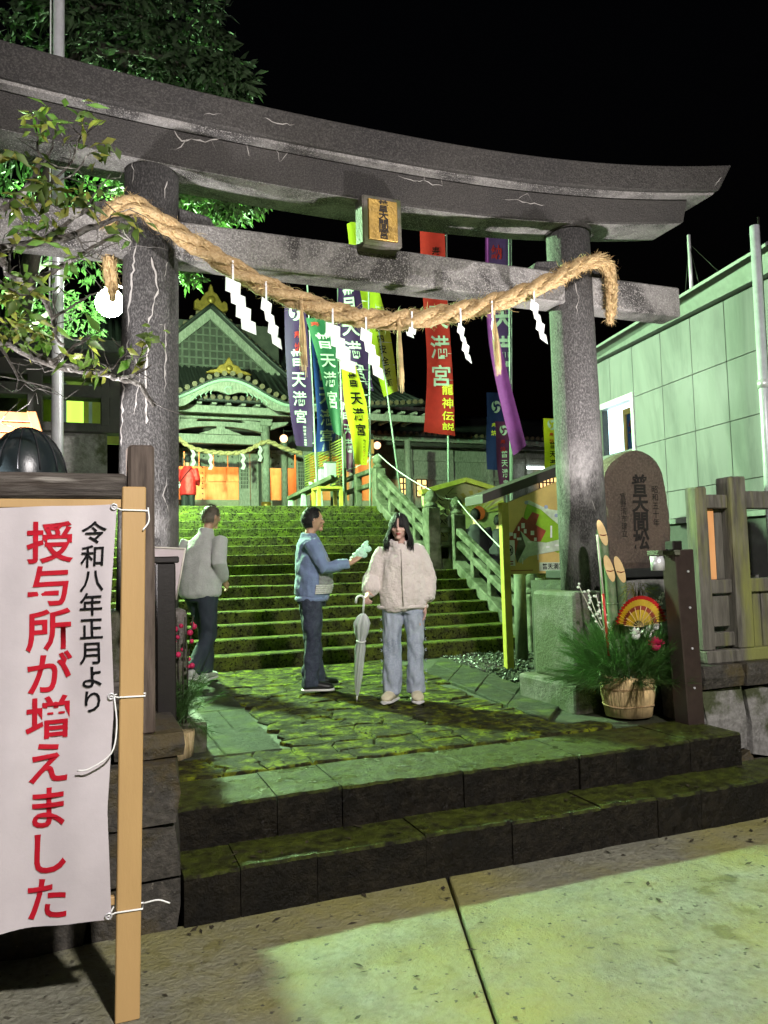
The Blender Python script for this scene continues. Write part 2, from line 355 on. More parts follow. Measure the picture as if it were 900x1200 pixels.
pmat('denim_dark', (.018, .024, .045), (.030, .038, .065), (.045, .055, .085), scale=5, fine=60, rough=.8, bump=.3, bscale=90); pmat('denim_light', (.38, .43, .52), (.28, .33, .43), (.44, .49, .57), scale=5, fine=70, rough=.85, bump=.3, bscale=90)
pmat('denim_navy', (.014, .02, .032), (.022, .03, .045), scale=5, rough=.8, bump=.2); plain('shoe_black', (.012, .012, .013), .5); plain('sole_white', (.62, .62, .60), .6); plain('shoe_cream', (.62, .57, .40), .6); plain('shoe_grey', (.38, .38, .37), .6)
plain('coat_red', (.55, .018, .022), .55); plain('cloth_black', (.012, .013, .016), .7)
_m, _nt, _b = nodes('clear_plastic'); _b.inputs['Base Color'].default_value = (.88, .92, .93, 1); _b.inputs['Roughness'].default_value = .22; _b.inputs['Transmission Weight'].default_value = .55; _b.inputs['IOR'].default_value = 1.25
_m, _nt, _b = nodes('pane_glass'); _b.inputs['Base Color'].default_value = (.9, .95, .95, 1); _b.inputs['Roughness'].default_value = .03; _b.inputs['Transmission Weight'].default_value = 1.0; _b.inputs['IOR'].default_value = 1.05
thin('pale_bag', (.62, .80, .74), .4, .4, var=.06)
emit('globe_glow', MERCURY, P_GLOBE/(4*pi*pi*.2*.2)); emit('court_glow', COURT, P_COURT/(4*pi*pi*.2*.2)); thin('lantern_paper', (.80, .72, .74), .5, .6, var=.05)
thin('leaf_litter', (.035, .028, .014), .1, .8, var=.5, scale=20)
# ------------------------------------------------------------------ the setting: ground, street, steps, paving, stairs
rng = random.Random(7)
ZS = -0.42
g = MB().box(-150, 150, -150, 150, -.60, -.475).build('ground', 'soil'); tag(g, 'dark bare ground under the street and court', 'ground', kind='structure')
st = thing('street', 'wet concrete street with one dark joint and stains', 'street', (1.5, 2, ZS), kind='structure')
j0, j1 = Vector((1.614+.325*.25, 3.395+.25, 0)), Vector((1.299-.325*11, 2.426-11, 0))
def slab_poly(pts, z0, z1): return MB().prism([(x, y, z0) for x, y in pts], (0, 0, z1-z0))
G = .009
slab_poly([(-14, -8.6), (j1.x-G, -8.6), (j0.x-G, 3.62), (-14, 3.62)], -.47, ZS).build('slab', 'road', st, bevel=.006)
slab_poly([(j1.x+G, -8.6), (16, -8.6), (16, 3.62), (j0.x+G, 3.62)], -.47, ZS).build('slab', 'road', st, bevel=.006)

def row_of_stones(parent, xs, y0, y1, z0, z1, mat, name='step_stone', jit=.006, bev=.012, gap=.0018):
    for a, b in zip(xs[:-1], xs[1:]):
        m = MB(); n = 9; ztop = z1+rng.uniform(-jit, jit)*.6; yf = y0+rng.uniform(-jit, jit)
        # top and front edges are worn: a lightly uneven run of points along the block
        X = [a+gap+(b-a-2*gap)*i/n for i in range(n+1)]
        vs = []; fs = []
        for x in X:
            dy = rng.uniform(-jit, jit)*.55; dz = rng.uniform(-jit, jit)*.4
            vs += [(x, yf+.004+dy*.5, z0), (x, yf+dy, ztop-.013+dz), (x, yf+.012+dy, ztop+dz), (x, y1, ztop+dz*.3), (x, y1, z0)]
        for i in range(n):
            for k in range(4): fs.append((i*5+k, i*5+k+1, i*5+k+6, i*5+k+5))
            fs.append((i*5+4, i*5, i*5+5, i*5+9))
        fs += [(4, 3, 2, 1, 0), tuple(n*5+k for k in range(5))]
        m.add(vs, fs).build(name, mat, parent)
lowstep = thing('front_step', 'lower dark wet stone step along the street', 'step', (2, 3.7, -.45), kind='structure')
xs = [at(p, 960, Y=3.59).x for p in (214, 281, 371, 499, 600, 705, 771, 822, 865)]+[4.3, 5.1, 6.0]
xs[0] = .40
row_of_stones(lowstep, xs, 3.59, 3.98, -.47, -.20, 'step_stone', jit=.007)
plat = thing('platform', 'mossy paved platform under the gate, edged with dark stone', 'platform', (2, 6, 0), kind='structure')
xs = [.41]+[at(p, 880, Y=3.9).x for p in (324, 400, 472, 542, 612, 678, 721, 775, 810)]+[3.96]
row_of_stones(plat, xs, 3.9, 4.40, -.30, 0.0, 'step_stone', 'kerb_stone', jit=.008)
MB().box(-1.5, 3.99, 4.36, 13.0, -.4, -.022).build('bedding', 'soil', plat)
MB().box(3.99, 5.8, 4.9, 13.0, -.4, -.022).build('bedding', 'soil', plat)
# flagstone strips (left path and right path) and rough paving between them
SL = [(at(*p, Z=0).x, at(*p, Z=0).y) for p in ((219, 872), (350, 889), (283, 813), (258, 790), (222, 800))]
def flag_poly(parent, pts, h, mat, name, bev=.008):
    slab_poly(pts, -.03, h).build(name, mat, parent, bevel=bev)
def quad_grid(c00, c10, c11, c01, nu, nv, h, mat, name, jit=.01, gap=.005):
    c = [Vector((*p, 0)) for p in (c00, c10, c11, c01)]
    for j in range(nv):
        off = .5/nu*(j % 2)
        cuts = sorted({0.0, 1.0, *[min(1, max(0, i/nu+off)) for i in range(nu)]})
        for u0, u1 in zip(cuts[:-1], cuts[1:]):
            if u1-u0 < .02: continue
            v0, v1 = j/nv, (j+1)/nv
            f = lambda u, v: c[0].lerp(c[1], u).lerp(c[3].lerp(c[2], u), v)
            P = [f(u0, v0), f(u1, v0), f(u1, v1), f(u0, v1)]; ce = sum(P, Vector())/4
            P = [p+(ce-p).normalized()*gap for p in P]
            flag_poly(plat, [(p.x, p.y) for p in P], h+rng.uniform(-.006, .006), mat, name)
quad_grid((.44, 4.86), (1.16, 4.86), (1.30, 8.78), (.20, 8.78), 2, 5, .006, 'slab', 'flagstone', gap=.003)
a0, a1 = at(499, 788, Z=0), at(642, 845, Z=0); b0, b1 = at(516, 770, Z=0), at(648, 823, Z=0)
quad_grid((a1.x, a1.y), (b1.x+.1, b1.y), (b0.x, min(b0.y, 8.7)), (a0.x, min(a0.y, 8.7)), 1, 4, .008, 'slab', 'flagstone', gap=.002)
def in_strip(x, y):
    if x < .42+.75+(y-4.8)*.036 and y > 4.82: return True
    t = (y-a1.y)/(a0.y-a1.y)
    if t < -.05: return x > 3.45
    lx = a1.x+(a0.x-a1.x)*t
    return x > lx-.02
nx, ny = 15, 20; X0, X1, Y0, Y1 = .44, 4.45, 4.45, 8.80
GP = {}
for i in range(nx*2+1):
    for j in range(ny*2+1):
        e = (i in (0, nx*2)) or (j in (0, ny*2))
        jx = 0 if e else rng.uniform(-.055, .055); jy = 0 if e else rng.uniform(-.05, .05)
        GP[i, j] = (X0+(X1-X0)*i/(nx*2)+jx, Y0+(Y1-Y0)*j/(ny*2)+jy)
for i in range(nx):
    for j in range(ny):
        I, J = 2*i, 2*j
        ring = [GP[I, J], GP[I+1, J], GP[I+2, J], GP[I+2, J+1], GP[I+2, J+2], GP[I+1, J+2], GP[I, J+2], GP[I, J+1]]
        cx = sum(p[0] for p in ring)/8; cy = sum(p[1] for p in ring)/8
        if in_strip(cx, cy): continue
        h = rng.uniform(-.005, .006); m = MB(); n = 8
        tx, ty = rng.uniform(-.02, .02), rng.uniform(-.02, .02)
        s1 = [(cx+(x-cx)*.996, cy+(y-cy)*.996, -.03) for x, y in ring]
        s2 = [(cx+(x-cx)*.982, cy+(y-cy)*.982, h-.005+(x-cx)*tx+(y-cy)*ty) for x, y in ring]
        s3 = [(cx+(x-cx)*.90, cy+(y-cy)*.90, h+.003+rng.uniform(-.004, .004)+(x-cx)*tx+(y-cy)*ty) for x, y in ring]
        fs = [(k, (k+1) % n, (k+1) % n+n, k+n) for k in range(n)]+[(k+n, (k+1) % n+n, (k+1) % n+2*n, k+2*n) for k in range(n)]+[tuple(range(2*n, 3*n))]
        m.add(s1+s2+s3, fs).build('paving_stone', 'paver', plat, recalc=False)
# gravel bed between right path and stair foot
gm = MB()
OCT = [Vector(p) for p in ((1, 0, 0), (0, 1, 0), (-1, 0, 0), (0, -1, 0), (0, 0, 1), (0, 0, -1))]
for _ in range(2600):
    x, y = rng.uniform(3.0, 5.6), rng.uniform(5.6, 8.75)
    t = (y-b1.y)/(min(b0.y, 8.7)-b1.y); lx = b1.x+.1+(b0.x-b1.x-.1)*t
    if x < lx+.04 or (3.40 < x < 4.36 and y < 5.85): continue
    r = rng.uniform(.012, .028); R3 = Matrix.Rotation(rng.uniform(0, 6.28), 3, (rng.random(), rng.random(), 1)); z = rng.uniform(-.012, .012)
    gm.add([R3 @ Vector((p.x*r, p.y*r*rng.uniform(.7, 1.2), p.z*r*.7))+Vector((x, y, z)) for p in OCT],
           [(0, 1, 4), (1, 2, 4), (2, 3, 4), (3, 0, 4), (1, 0, 5), (2, 1, 5), (3, 2, 5), (0, 3, 5)])
tag(gm.build('gravel', 'gravel', recalc=False), 'dark wet gravel bed at the foot of the stairs', 'gravel', kind='stuff')

stairs = thing('stone_stairs', 'wide mossy stone staircase climbing to the shrine', 'stairs', (2.2, 8.8, 0), kind='structure')
YS, TR, RI = 8.82, .32, .148
def step_z(k): return .02+RI*k
for k in range(1, 16):
    xr = 5.46 if k <= 8 else 5.18
    xs = [-1.0]; 
    while xs[-1] < xr-1.5: xs.append(xs[-1]+rng.uniform(.9, 1.5))
    xs.append(xr)
    row_of_stones(stairs, xs, YS+TR*(k-1), YS+TR*k+.05 if k < 15 else YS+TR*k+.4, step_z(k)-.19, step_z(k), 'stair_stone', jit=.007)
    if k < 15: MB().box(-.98, xr-.02, YS+TR*(k-1)+.1, YS+TR*k+.1, -.3, step_z(k)-.185).build('core', 'soil', stairs)
ZT = step_z(15)
ter = thing('terrace', 'upper court in front of the shrine hall', 'terrace', (3, 20, ZT), kind='structure')
MB().box(-14, 26, 13.65, 45, -.3, ZT-.004).build('paved_ground', 'stair_stone', ter)
MB().box(5.75, 26, 9.0, 13.64, -.4, .35).build('lower_court', 'soil', ter)
MB().box(-14, -1.02, 8.9, 13.64, -.4, 1.2).build('side_bank', 'soil', ter)

# ------------------------------------------------------------------ torii gate
TX, TY = 2.13, 5.40
torii = thing('torii_gate', 'tall weathered grey concrete torii gate spanning the platform', 'gate', (TX, TY, 0))
def beam(prof_top, prof_bot, x0t, x1t, x0b, x1b, y0, y1, n=36):
    m = MB(); vs = []; fs = []
    for i in range(n+1):
        t = i/n; xt = x0t+(x1t-x0t)*t; xb = x0b+(x1b-x0b)*t
        vs += [(xb, y0, prof_bot(xb-TX)), (xt, y0, prof_top(xt-TX)), (xt, y1, prof_top(xt-TX)), (xb, y1, prof_bot(xb-TX))]
    for i in range(n):
        for k in range(4): fs.append((4*i+k, 4*i+(k+1) % 4, 4*i+4+(k+1) % 4, 4*i+4+k))
    fs += [(3, 2, 1, 0), tuple(4*n+k for k in range(4))]
    return m.add(vs, fs)
kt = lambda u: 4.365+(.31 if u > 0 else .19)*(abs(u)/3.3)**2.2
kb = lambda u: 4.150+(.29 if u > 0 else .15)*(abs(u)/3.3)**2.2
sb = lambda u: 3.872+(.25 if u > 0 else .11)*(abs(u)/2.85)**2
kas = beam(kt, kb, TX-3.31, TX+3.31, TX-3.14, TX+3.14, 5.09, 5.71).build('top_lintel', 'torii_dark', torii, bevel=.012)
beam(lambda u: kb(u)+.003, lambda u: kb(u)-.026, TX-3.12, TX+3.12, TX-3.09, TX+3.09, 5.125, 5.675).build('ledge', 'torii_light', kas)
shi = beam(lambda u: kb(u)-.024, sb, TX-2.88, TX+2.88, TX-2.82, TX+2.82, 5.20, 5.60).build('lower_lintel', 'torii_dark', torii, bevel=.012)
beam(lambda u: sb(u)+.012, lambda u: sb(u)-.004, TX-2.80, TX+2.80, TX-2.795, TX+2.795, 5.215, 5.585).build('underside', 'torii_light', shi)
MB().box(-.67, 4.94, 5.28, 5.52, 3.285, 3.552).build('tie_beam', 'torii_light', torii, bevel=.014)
def pillar(x, lean, hw):
    m = MB(); prof = [(.88, .202), (1.6, .198), (2.4, .192), (3.2, .186), (3.98, .182)]
    m.tube([(x+lean*(1-z/4), TY, z) for z, r in prof], [r for z, r in prof], 28)
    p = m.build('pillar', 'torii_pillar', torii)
    MB().box(x+lean-hw, x+lean+hw, 5.10, 5.72, .19, .90, jit=.006, rnd=rng).build('plinth', 'plinth_stone', p, bevel=.035, seg=2)
    MB().box(x+lean-hw-.1, x+lean+hw+.1, 5.00, 5.82, -.05, .20, jit=.006, rnd=rng).build('base_stone', 'plinth_stone', p, bevel=.03, seg=2)
    MB().tube([(x, TY, 3.93), (x, TY, 4.00)], .20, 24).build('neck_ring', 'torii_dark', p)
    return p
pillar(.425, -.055, .24); pillar(3.855, .035, .33)
for x, s in ((.425, -1), (.425, 1), (3.855, -1), (3.855, 1)):
    MB().add([(x+s*.17, 5.30, 3.55), (x+s*.42, 5.30, 3.55), (x+s*.42, 5.5, 3.55), (x+s*.17, 5.5, 3.55),
              (x+s*.17, 5.31, 3.66), (x+s*.38, 5.31, 3.625), (x+s*.38, 5.49, 3.625), (x+s*.17, 5.49, 3.66)],
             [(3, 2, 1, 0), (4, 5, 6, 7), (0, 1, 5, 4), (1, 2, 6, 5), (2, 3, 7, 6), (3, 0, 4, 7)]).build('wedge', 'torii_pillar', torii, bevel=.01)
# name tablet
tab = MB().box(1.885, 2.195, 5.13, 5.30, 3.50, 3.875).build('tablet_frame', 'plinth_stone', torii, bevel=.012)
MB().box(1.925, 2.155, 5.112, 5.135, 3.535, 3.84).build('tablet_panel', 'gold', tab, bevel=.004)
lettering('tablet_lettering', '普天間宮', .082, lambda x, y: (2.04+x, 5.106, 3.832+y), 'carved', tab, bold=.02, line=.88)
# mineral veins that bleed from cracks
def vein(name_parent, pts, w, fn, seed):
    rr = random.Random(seed); P = []
    for (x0, z0), (x1, z1) in zip(pts[:-1], pts[1:]):
        n = max(2, int(hypot(x1-x0, z1-z0)/.03))
        for i in range(n):
            t = i/n; P.append((x0+(x1-x0)*t+rr.uniform(-.008, .008), z0+(z1-z0)*t+rr.uniform(-.008, .008)))
    P.append(pts[-1]); m = MB(); A = []; B = []
    for i, (x, z) in enumerate(P):
        a = P[max(0, i-1)]; b = P[min(len(P)-1, i+1)]; dx, dz = b[0]-a[0], b[1]-a[1]; L = hypot(dx, dz) or 1
        ww = w*.62*rr.uniform(.2, 1.5)*(0.25 if i in (0, len(P)-1) else 1)
        A.append(fn(x-dz/L*ww, z+dx/L*ww)); B.append(fn(x+dz/L*ww, z-dx/L*ww))
    m.strip(A, B).build('crack_vein', 'efflor', name_parent, recalc=False)
fS = lambda x, z: (x, 5.197, z)
fK = lambda x, z: (x, 5.087, z)
def vpx(pts, Y): return [(at(x, y, Y=Y).x, at(x, y, Y=Y).z) for x, y in pts]
for k, (pts, w) in enumerate([(((203, 153), (213, 165), (224, 163), (240, 166), (258, 163), (275, 163), (289, 166), (292, 183)), .008),
                              (((200, 176), (212, 172), (219, 163)), .005), (((324, 170), (327, 190), (333, 184), (341, 175)), .004), (((248, 164), (254, 178)), .003),
                              (((467, 205), (480, 211), (497, 212), (506, 216), (519, 218)), .005), (((497, 212), (496, 204)), .003), (((518, 218), (517, 205)), .003),
                              (((592, 233), (608, 234), (618, 238), (638, 240)), .005), (((608, 234), (617, 226), (624, 236)), .003), (((370, 181), (385, 182)), .003)]):
    vein(shi, vpx(pts, 5.197), w, fS, k)
for k, (pts, w) in enumerate([(((310, 137), (325, 145), (345, 146)), .004), (((240, 133), (262, 134)), .003), (((838, 218), (846, 207)), .004)]): vein(kas, vpx(pts, 5.087), w, fK, 30+k)
def fP(cx, lean):
    def f(x, z):
        c = cx+lean*(1-z/4); rr = .2035-(z-.88)*.0064; a = max(-.97, min(.97, (x-c)/rr)); return (c+a*rr*1.004, TY-sqrt(max(0, 1-a*a))*rr*1.012, z)
    return f
pil = [o for o in torii.children if o.name.startswith('pillar')]
for k, (pts, w) in enumerate([(((160, 282), (155, 325), (151, 360), (150, 385)), .008), (((178, 302), (184, 340), (179, 365), (172, 385)), .008), (((195, 305), (192, 325)), .005),
                              (((193, 380), (194, 420), (193, 460)), .007), (((190, 380), (186, 381)), .004), (((174, 400), (170, 440), (172, 470), (171, 497)), .012), (((150, 395), (146, 440), (143, 520)), .008),
                              (((157, 185), (155, 210)), .004), (((196, 210), (193, 232)), .004), (((196, 560), (190, 580), (198, 600)), .004), (((160, 420), (164, 450), (157, 485)), .006), (((150, 285), (175, 290), (196, 292)), .003)]):
    vein(pil[0], vpx(pts, 5.22), w, fP(.425, -.055), 50+k)
for k, (pts, w) in enumerate([(((672, 330), (676, 350), (674, 370)), .004), (((690, 585), (694, 600)), .004)]):
    vein(pil[1], vpx(pts, 5.24), w, fP(3.855, .035), 80+k)
for k, (pts, w) in enumerate([(((500, 300), (506, 315), (525, 318), (533, 335)), .004), (((525, 318), (560, 312), (590, 318)), .003), (((160, 275), (150, 290)), .004)]):
    vein([o for o in torii.children if o.name == 'tie_beam'][0], vpx(pts, 5.277), w, lambda x, z: (x, 5.277, z), 90+k)
# ------------------------------------------------------------------ lamps with their light
gl = at(129, 355, Y=11.4)
lamp = thing('globe_lamp', 'glowing green-white globe lamp behind the pillar by the tree', 'lamp', (.62, 11.45, 1.2))
MB().tube([(.62, 11.45, 1.0), (.62, 11.45, gl.z+.05)], .045, 12).build('post', 'grey_pole', lamp)
MB().tube([(.62, 11.45, gl.z+.02), (.52, 11.42, gl.z+.25), (gl.x, 11.4, gl.z+.28), (gl.x, 11.4, gl.z+.15)], .02, 8).build('arm', 'grey_pole', lamp)
MB().lathe([(.07, .19), (.08, .22), (.03, .27)], gl, 12).build('collar', 'grey_pole', lamp)
MB().ball(gl, .20, n=28, m=18).build('globe', 'globe_glow', lamp)
cl_ = at(168, 480, Y=15.6)  # lamp added out of sight behind the pillar to brighten hall and flags
court = thing('added_court_lamp', 'added globe lamp on a post, hidden in the upper court', 'lamp', (cl_.x, 15.6, ZT))
MB().tube([(cl_.x, 15.6, ZT-.1), (cl_.x, 15.6, 5.1)], .05, 12).build('post', 'grey_pole', court)
MB().ball((cl_.x, 15.6, 5.3), .2, n=20, m=14).build('globe', 'court_glow', court)
def spot_lamp(name, parent, loc, target, power, col, size, ang=None, blend=.5):
    ld = bpy.data.lights.new(name, 'SPOT' if ang else 'POINT'); ld.energy = power; ld.color = col; ld.shadow_soft_size = size
    if ang: ld.spot_size = radians(ang); ld.spot_blend = blend
    o = bpy.data.objects.new(name, ld); COL.objects.link(o); o.parent = parent
    loc = Vector(loc); d = (Vector(target)-loc).normalized()
    o.matrix_local = WM[parent].inverted() @ Matrix.Translation(loc) @ d.to_track_quat('-Z', 'Y').to_matrix().to_4x4()
    return o
sl = thing('added_street_lamp', 'unseen lamp post added behind the camera to light the gate', 'lamp', (1.5, -3.7, ZS))  # added for the front light on gate, sign and people
MB().tube([(1.5, -3.7, ZS), (1.5, -3.7, 4.8), (1.5, -3.4, 5.2), (1.5, -2.7, 5.3)], [.07, .06, .045, .04], 12).build('post', 'grey_pole', sl)
MB().box(1.35, 1.65, -2.85, -2.25, 5.25, 5.36).build('lamp_head', 'steel', sl, bevel=.02)
spot_lamp('bulb', sl, (1.5, -2.5, 5.18), (1.7, 4.2, .9), P_STREET, (1.0, .93, .90), .16, 140, .4)
fl = thing("added_floodlight", "small added spotlight behind the left fence aimed up at the gate", "added_floodlight", (-.95, 4.1, .4))  # added to light the beams and left pillar from below
MB().tube([(-.95, 4.1, .40), (-.95, 4.1, .9)], .03, 10).build("stand", "black_metal", fl)
MB().box(-1.07, -.83, 3.98, 4.08, .90, 1.10).build("housing", "black_metal", fl, bevel=.01)
spot_lamp("bulb", fl, (-.95, 4.14, 1.02), (2.2, 5.3, 3.6), P_FLOOD, (1.0, .95, .95), .06, 92, .8)

f2 = thing("added_floodlight", "small added uplight clipped to the brown steel post", "added_floodlight", (3.70, 4.16, 1.2))  # second added light, brightens the beam undersides
MB().box(3.66, 3.74, 4.10, 4.18, 1.20, 1.26).build("housing", "black_metal", f2, bevel=.006)
spot_lamp("bulb", f2, (3.70, 4.14, 1.275), (2.3, 5.2, 4.2), P_FLOOD*.75, (1.0, .93, .92), .03, 125, .7)
# ------------------------------------------------------------------ sacred rope, paper streamers, straw tassels
def cat_path(pts, n):
    """Catmull-Rom resample"""
    P = [Vector(p) for p in pts]; P = [P[0]*2-P[1]]+P+[P[-1]*2-P[-2]]; out = []
    for i in range(1, len(P)-2):
        for k in range(n):
            t = k/n; a, b, c, d = P[i-1], P[i], P[i+1], P[i+2]
            out.append(.5*((2*b)+(c-a)*t+(2*a-5*b+4*c-d)*t*t+(3*b-a-3*c+d)*t**3))
    out.append(P[-2]); return out
rr = random.Random(21)
rope = thing('sacred_rope', 'thick twisted straw rope slung between the gate pillars', 'rope', (2.13, 5.0, 2.9))
rp = [at(x, y, Y=5.02) for x, y in ((158, 240), (200, 268), (250, 300), (300, 330), (350, 352), (400, 368), (450, 375), (500, 372), (550, 362), (600, 348), (650, 327))]
L0 = [Vector((.165, 5.46, 3.00)), Vector((.15, 5.42, 3.22)), Vector((.135, 5.34, 3.42)), Vector((.16, 5.22, 3.52))]
R0 = [Vector((3.66, 5.10, 3.50)), Vector((3.88, 5.11, 3.60)), Vector((4.05, 5.16, 3.62)), Vector((4.12, 5.19, 3.50)), Vector((4.12, 5.20, 3.30)), Vector((4.11, 5.21, 3.13))]
path = cat_path(L0+rp+R0, 10)
def helix(path, rad, off, turns_per_m, ph):
    out = []; s = 0; prev = None
    for i, p in enumerate(path):
        d = (path[min(i+1, len(path)-1)]-path[max(0, i-1)]).normalized()
        if i: s += (p-path[i-1]).length
        sx = d.cross(Vector((0, 0, 1))); sx = sx.normalized() if sx.length > .05 else Vector((1, 0, 0)); sy = sx.cross(d)
        a = ph+s*turns_per_m*2*pi; k = off*rad[i]
        out.append(p+sx*cos(a)*k+sy*sin(a)*k)
    return out
N = len(path); rad = [(.038+.026*sin(pi*i/(N-1)))*min(1, .45+.11*min(i, N-1-i)) for i in range(N)]
for k in range(3):
    MB().tube([p+Vector((rr.uniform(-.004, .004), rr.uniform(-.004, .004), rr.uniform(-.005, .005))) for p in helix(path, rad, .58, 1.35, k*2*pi/3)], [r*.60*rr.uniform(.88, 1.12) for r in rad], 10).build('strand', 'rope', rope)
fz = MB(); fd = MB()
for _ in range(6500):
    i = rr.randrange(1, N-1); d = (path[i+1]-path[i-1]).normalized(); a = rr.uniform(0, 2*pi)
    sx = d.cross(Vector((0, 0, 1))).normalized(); sy = sx.cross(d); n = sx*cos(a)+sy*sin(a)
    p = path[i]+n*rad[i]*rr.uniform(.7, 1.05)+d*rr.uniform(-.02, .02)
    L = rr.uniform(.02, .075)*(1.7 if rr.random() < .12 else 1); q = p+n*L*rr.uniform(.15, .7)+d*L*rr.uniform(-1, 1)+Vector((0, 0, rr.uniform(-.03, .012)))
    w = d.cross(n)*rr.uniform(.0014, .0034)
    mq = p.lerp(q, .5)+n*L*.12; (fz if rr.random() < .6 else fd).add([p-w, p+w, mq+w*.8, mq-w*.8, q], [(0, 1, 2, 3), (3, 2, 4)])
fz.build('straw_fringe', 'straw_pale', rope, recalc=False); fd.build('straw_fringe', 'straw_dark', rope, recalc=False)

def streamer(top, bot, wpx_m, turn, label, segs=4):
    """folded zigzag paper, top and bottom centres given; each fold steps sideways"""
    t = thing('paper_streamer', label, 'streamer', top, 0, 'paper streamers on the rope')
    top, bot = Vector(top), Vector(bot); wd = Vector((cos(turn), sin(turn), 0)); n = Vector((-sin(turn), cos(turn), 0))
    m = MB(); h = (top.z-bot.z)/segs; sh = (bot-top)
    m.box(top.x-.006, top.x+.006, top.y-.003, top.y+.003, top.z-.01, top.z+.12)
    for k in range(segs):
        c0 = top+wd*(wpx_m*.34*k*(1 if sh.x > 0 else -1)); z0 = top.z-h*k*1.0; z1 = z0-h*1.12
        s0, s1 = .018, -.018
        P = [c0-wd*wpx_m/2, c0+wd*wpx_m/2]; s1 = Vector((sh.x, sh.y, 0))/segs
        y = n*(.007*(1 if k % 2 else -1))
        sl = wd*0; s1 = s1*0
        q = [Vector((P[0].x, P[0].y, z0))+y-sl, Vector((P[1].x, P[1].y, z0-h*.36))+y-sl, Vector((P[1].x, P[1].y, z1-h*.30))-y+sl+s1*.3, Vector((P[0].x, P[0].y, z1+h*.06))-y+sl+s1*.3]
        m.prism(q, n*.0015)
    return m.build('paper', 'paper', t)
SD = [((273, 326), (288, 385), .10, .1, 'zigzag paper streamer beside the left pillar, first on the rope'), ((312, 350), (333, 402), .085, .5, 'second zigzag paper streamer on the rope from the tree side'),
      ((390, 378), (397, 432), .10, -.1, 'wide zigzag paper streamer over the green flag'), ((429, 385), (440, 438), .095, .3, 'zigzag paper streamer over the dark purple flag'),
      ((483, 384), (481, 394), .06, .2, 'short stub of paper streamer beside the red flag'), ((540, 380), (562, 420), .085, .55, 'narrow edge-on paper streamer right of the red flag'),
      ((577, 371), (573, 394), .06, .9, 'short paper streamer behind the straw tassel over the magenta flag'), ((626, 352), (650, 397), .10, .4, 'thin twisted paper streamer nearest the right pillar')]
for a, b, w, tn, lb in SD: streamer(at(*a, Y=4.96), at(*b, Y=4.96), w, tn, lb, 4 if abs(a[1]-b[1]) > 30 else 2)
def tassel(top, bot, label, n=46):
    t = thing('straw_tassel', label, 'tassel', top, 0, 'straw tassels on the rope'); top, bot = Vector(top), Vector(bot); m = MB()
    for _ in range(n):
        a = rr.uniform(0, 6.28); s = Vector((cos(a), sin(a), 0)); e = bot+s*rr.uniform(.004, .030)+Vector((0, 0, rr.uniform(-.04, .09)))
        mid = top.lerp(e, .5)+s*rr.uniform(0, .012); m.tube([top+s*.008, mid, e], [.0022, .0022, .0012], 3)
    m.build('straws', 'straw_pale', t, recalc=False)
    MB().tube([top+Vector((0, 0, .05)), top-Vector((0, 0, .02))], .016, 8).build('binding', 'rope', t)
for a, b, lb in (((353, 360), (356, 436), 'straw tassel hanging between the first purple and green flags'), ((467, 378), (471, 456), 'long straw tassel beside the lime flag'), ((578, 366), (584, 436), 'yellowish straw tassel in front of the magenta flag')):
    tassel(at(*a, Y=4.97), at(*b, Y=4.97), lb)

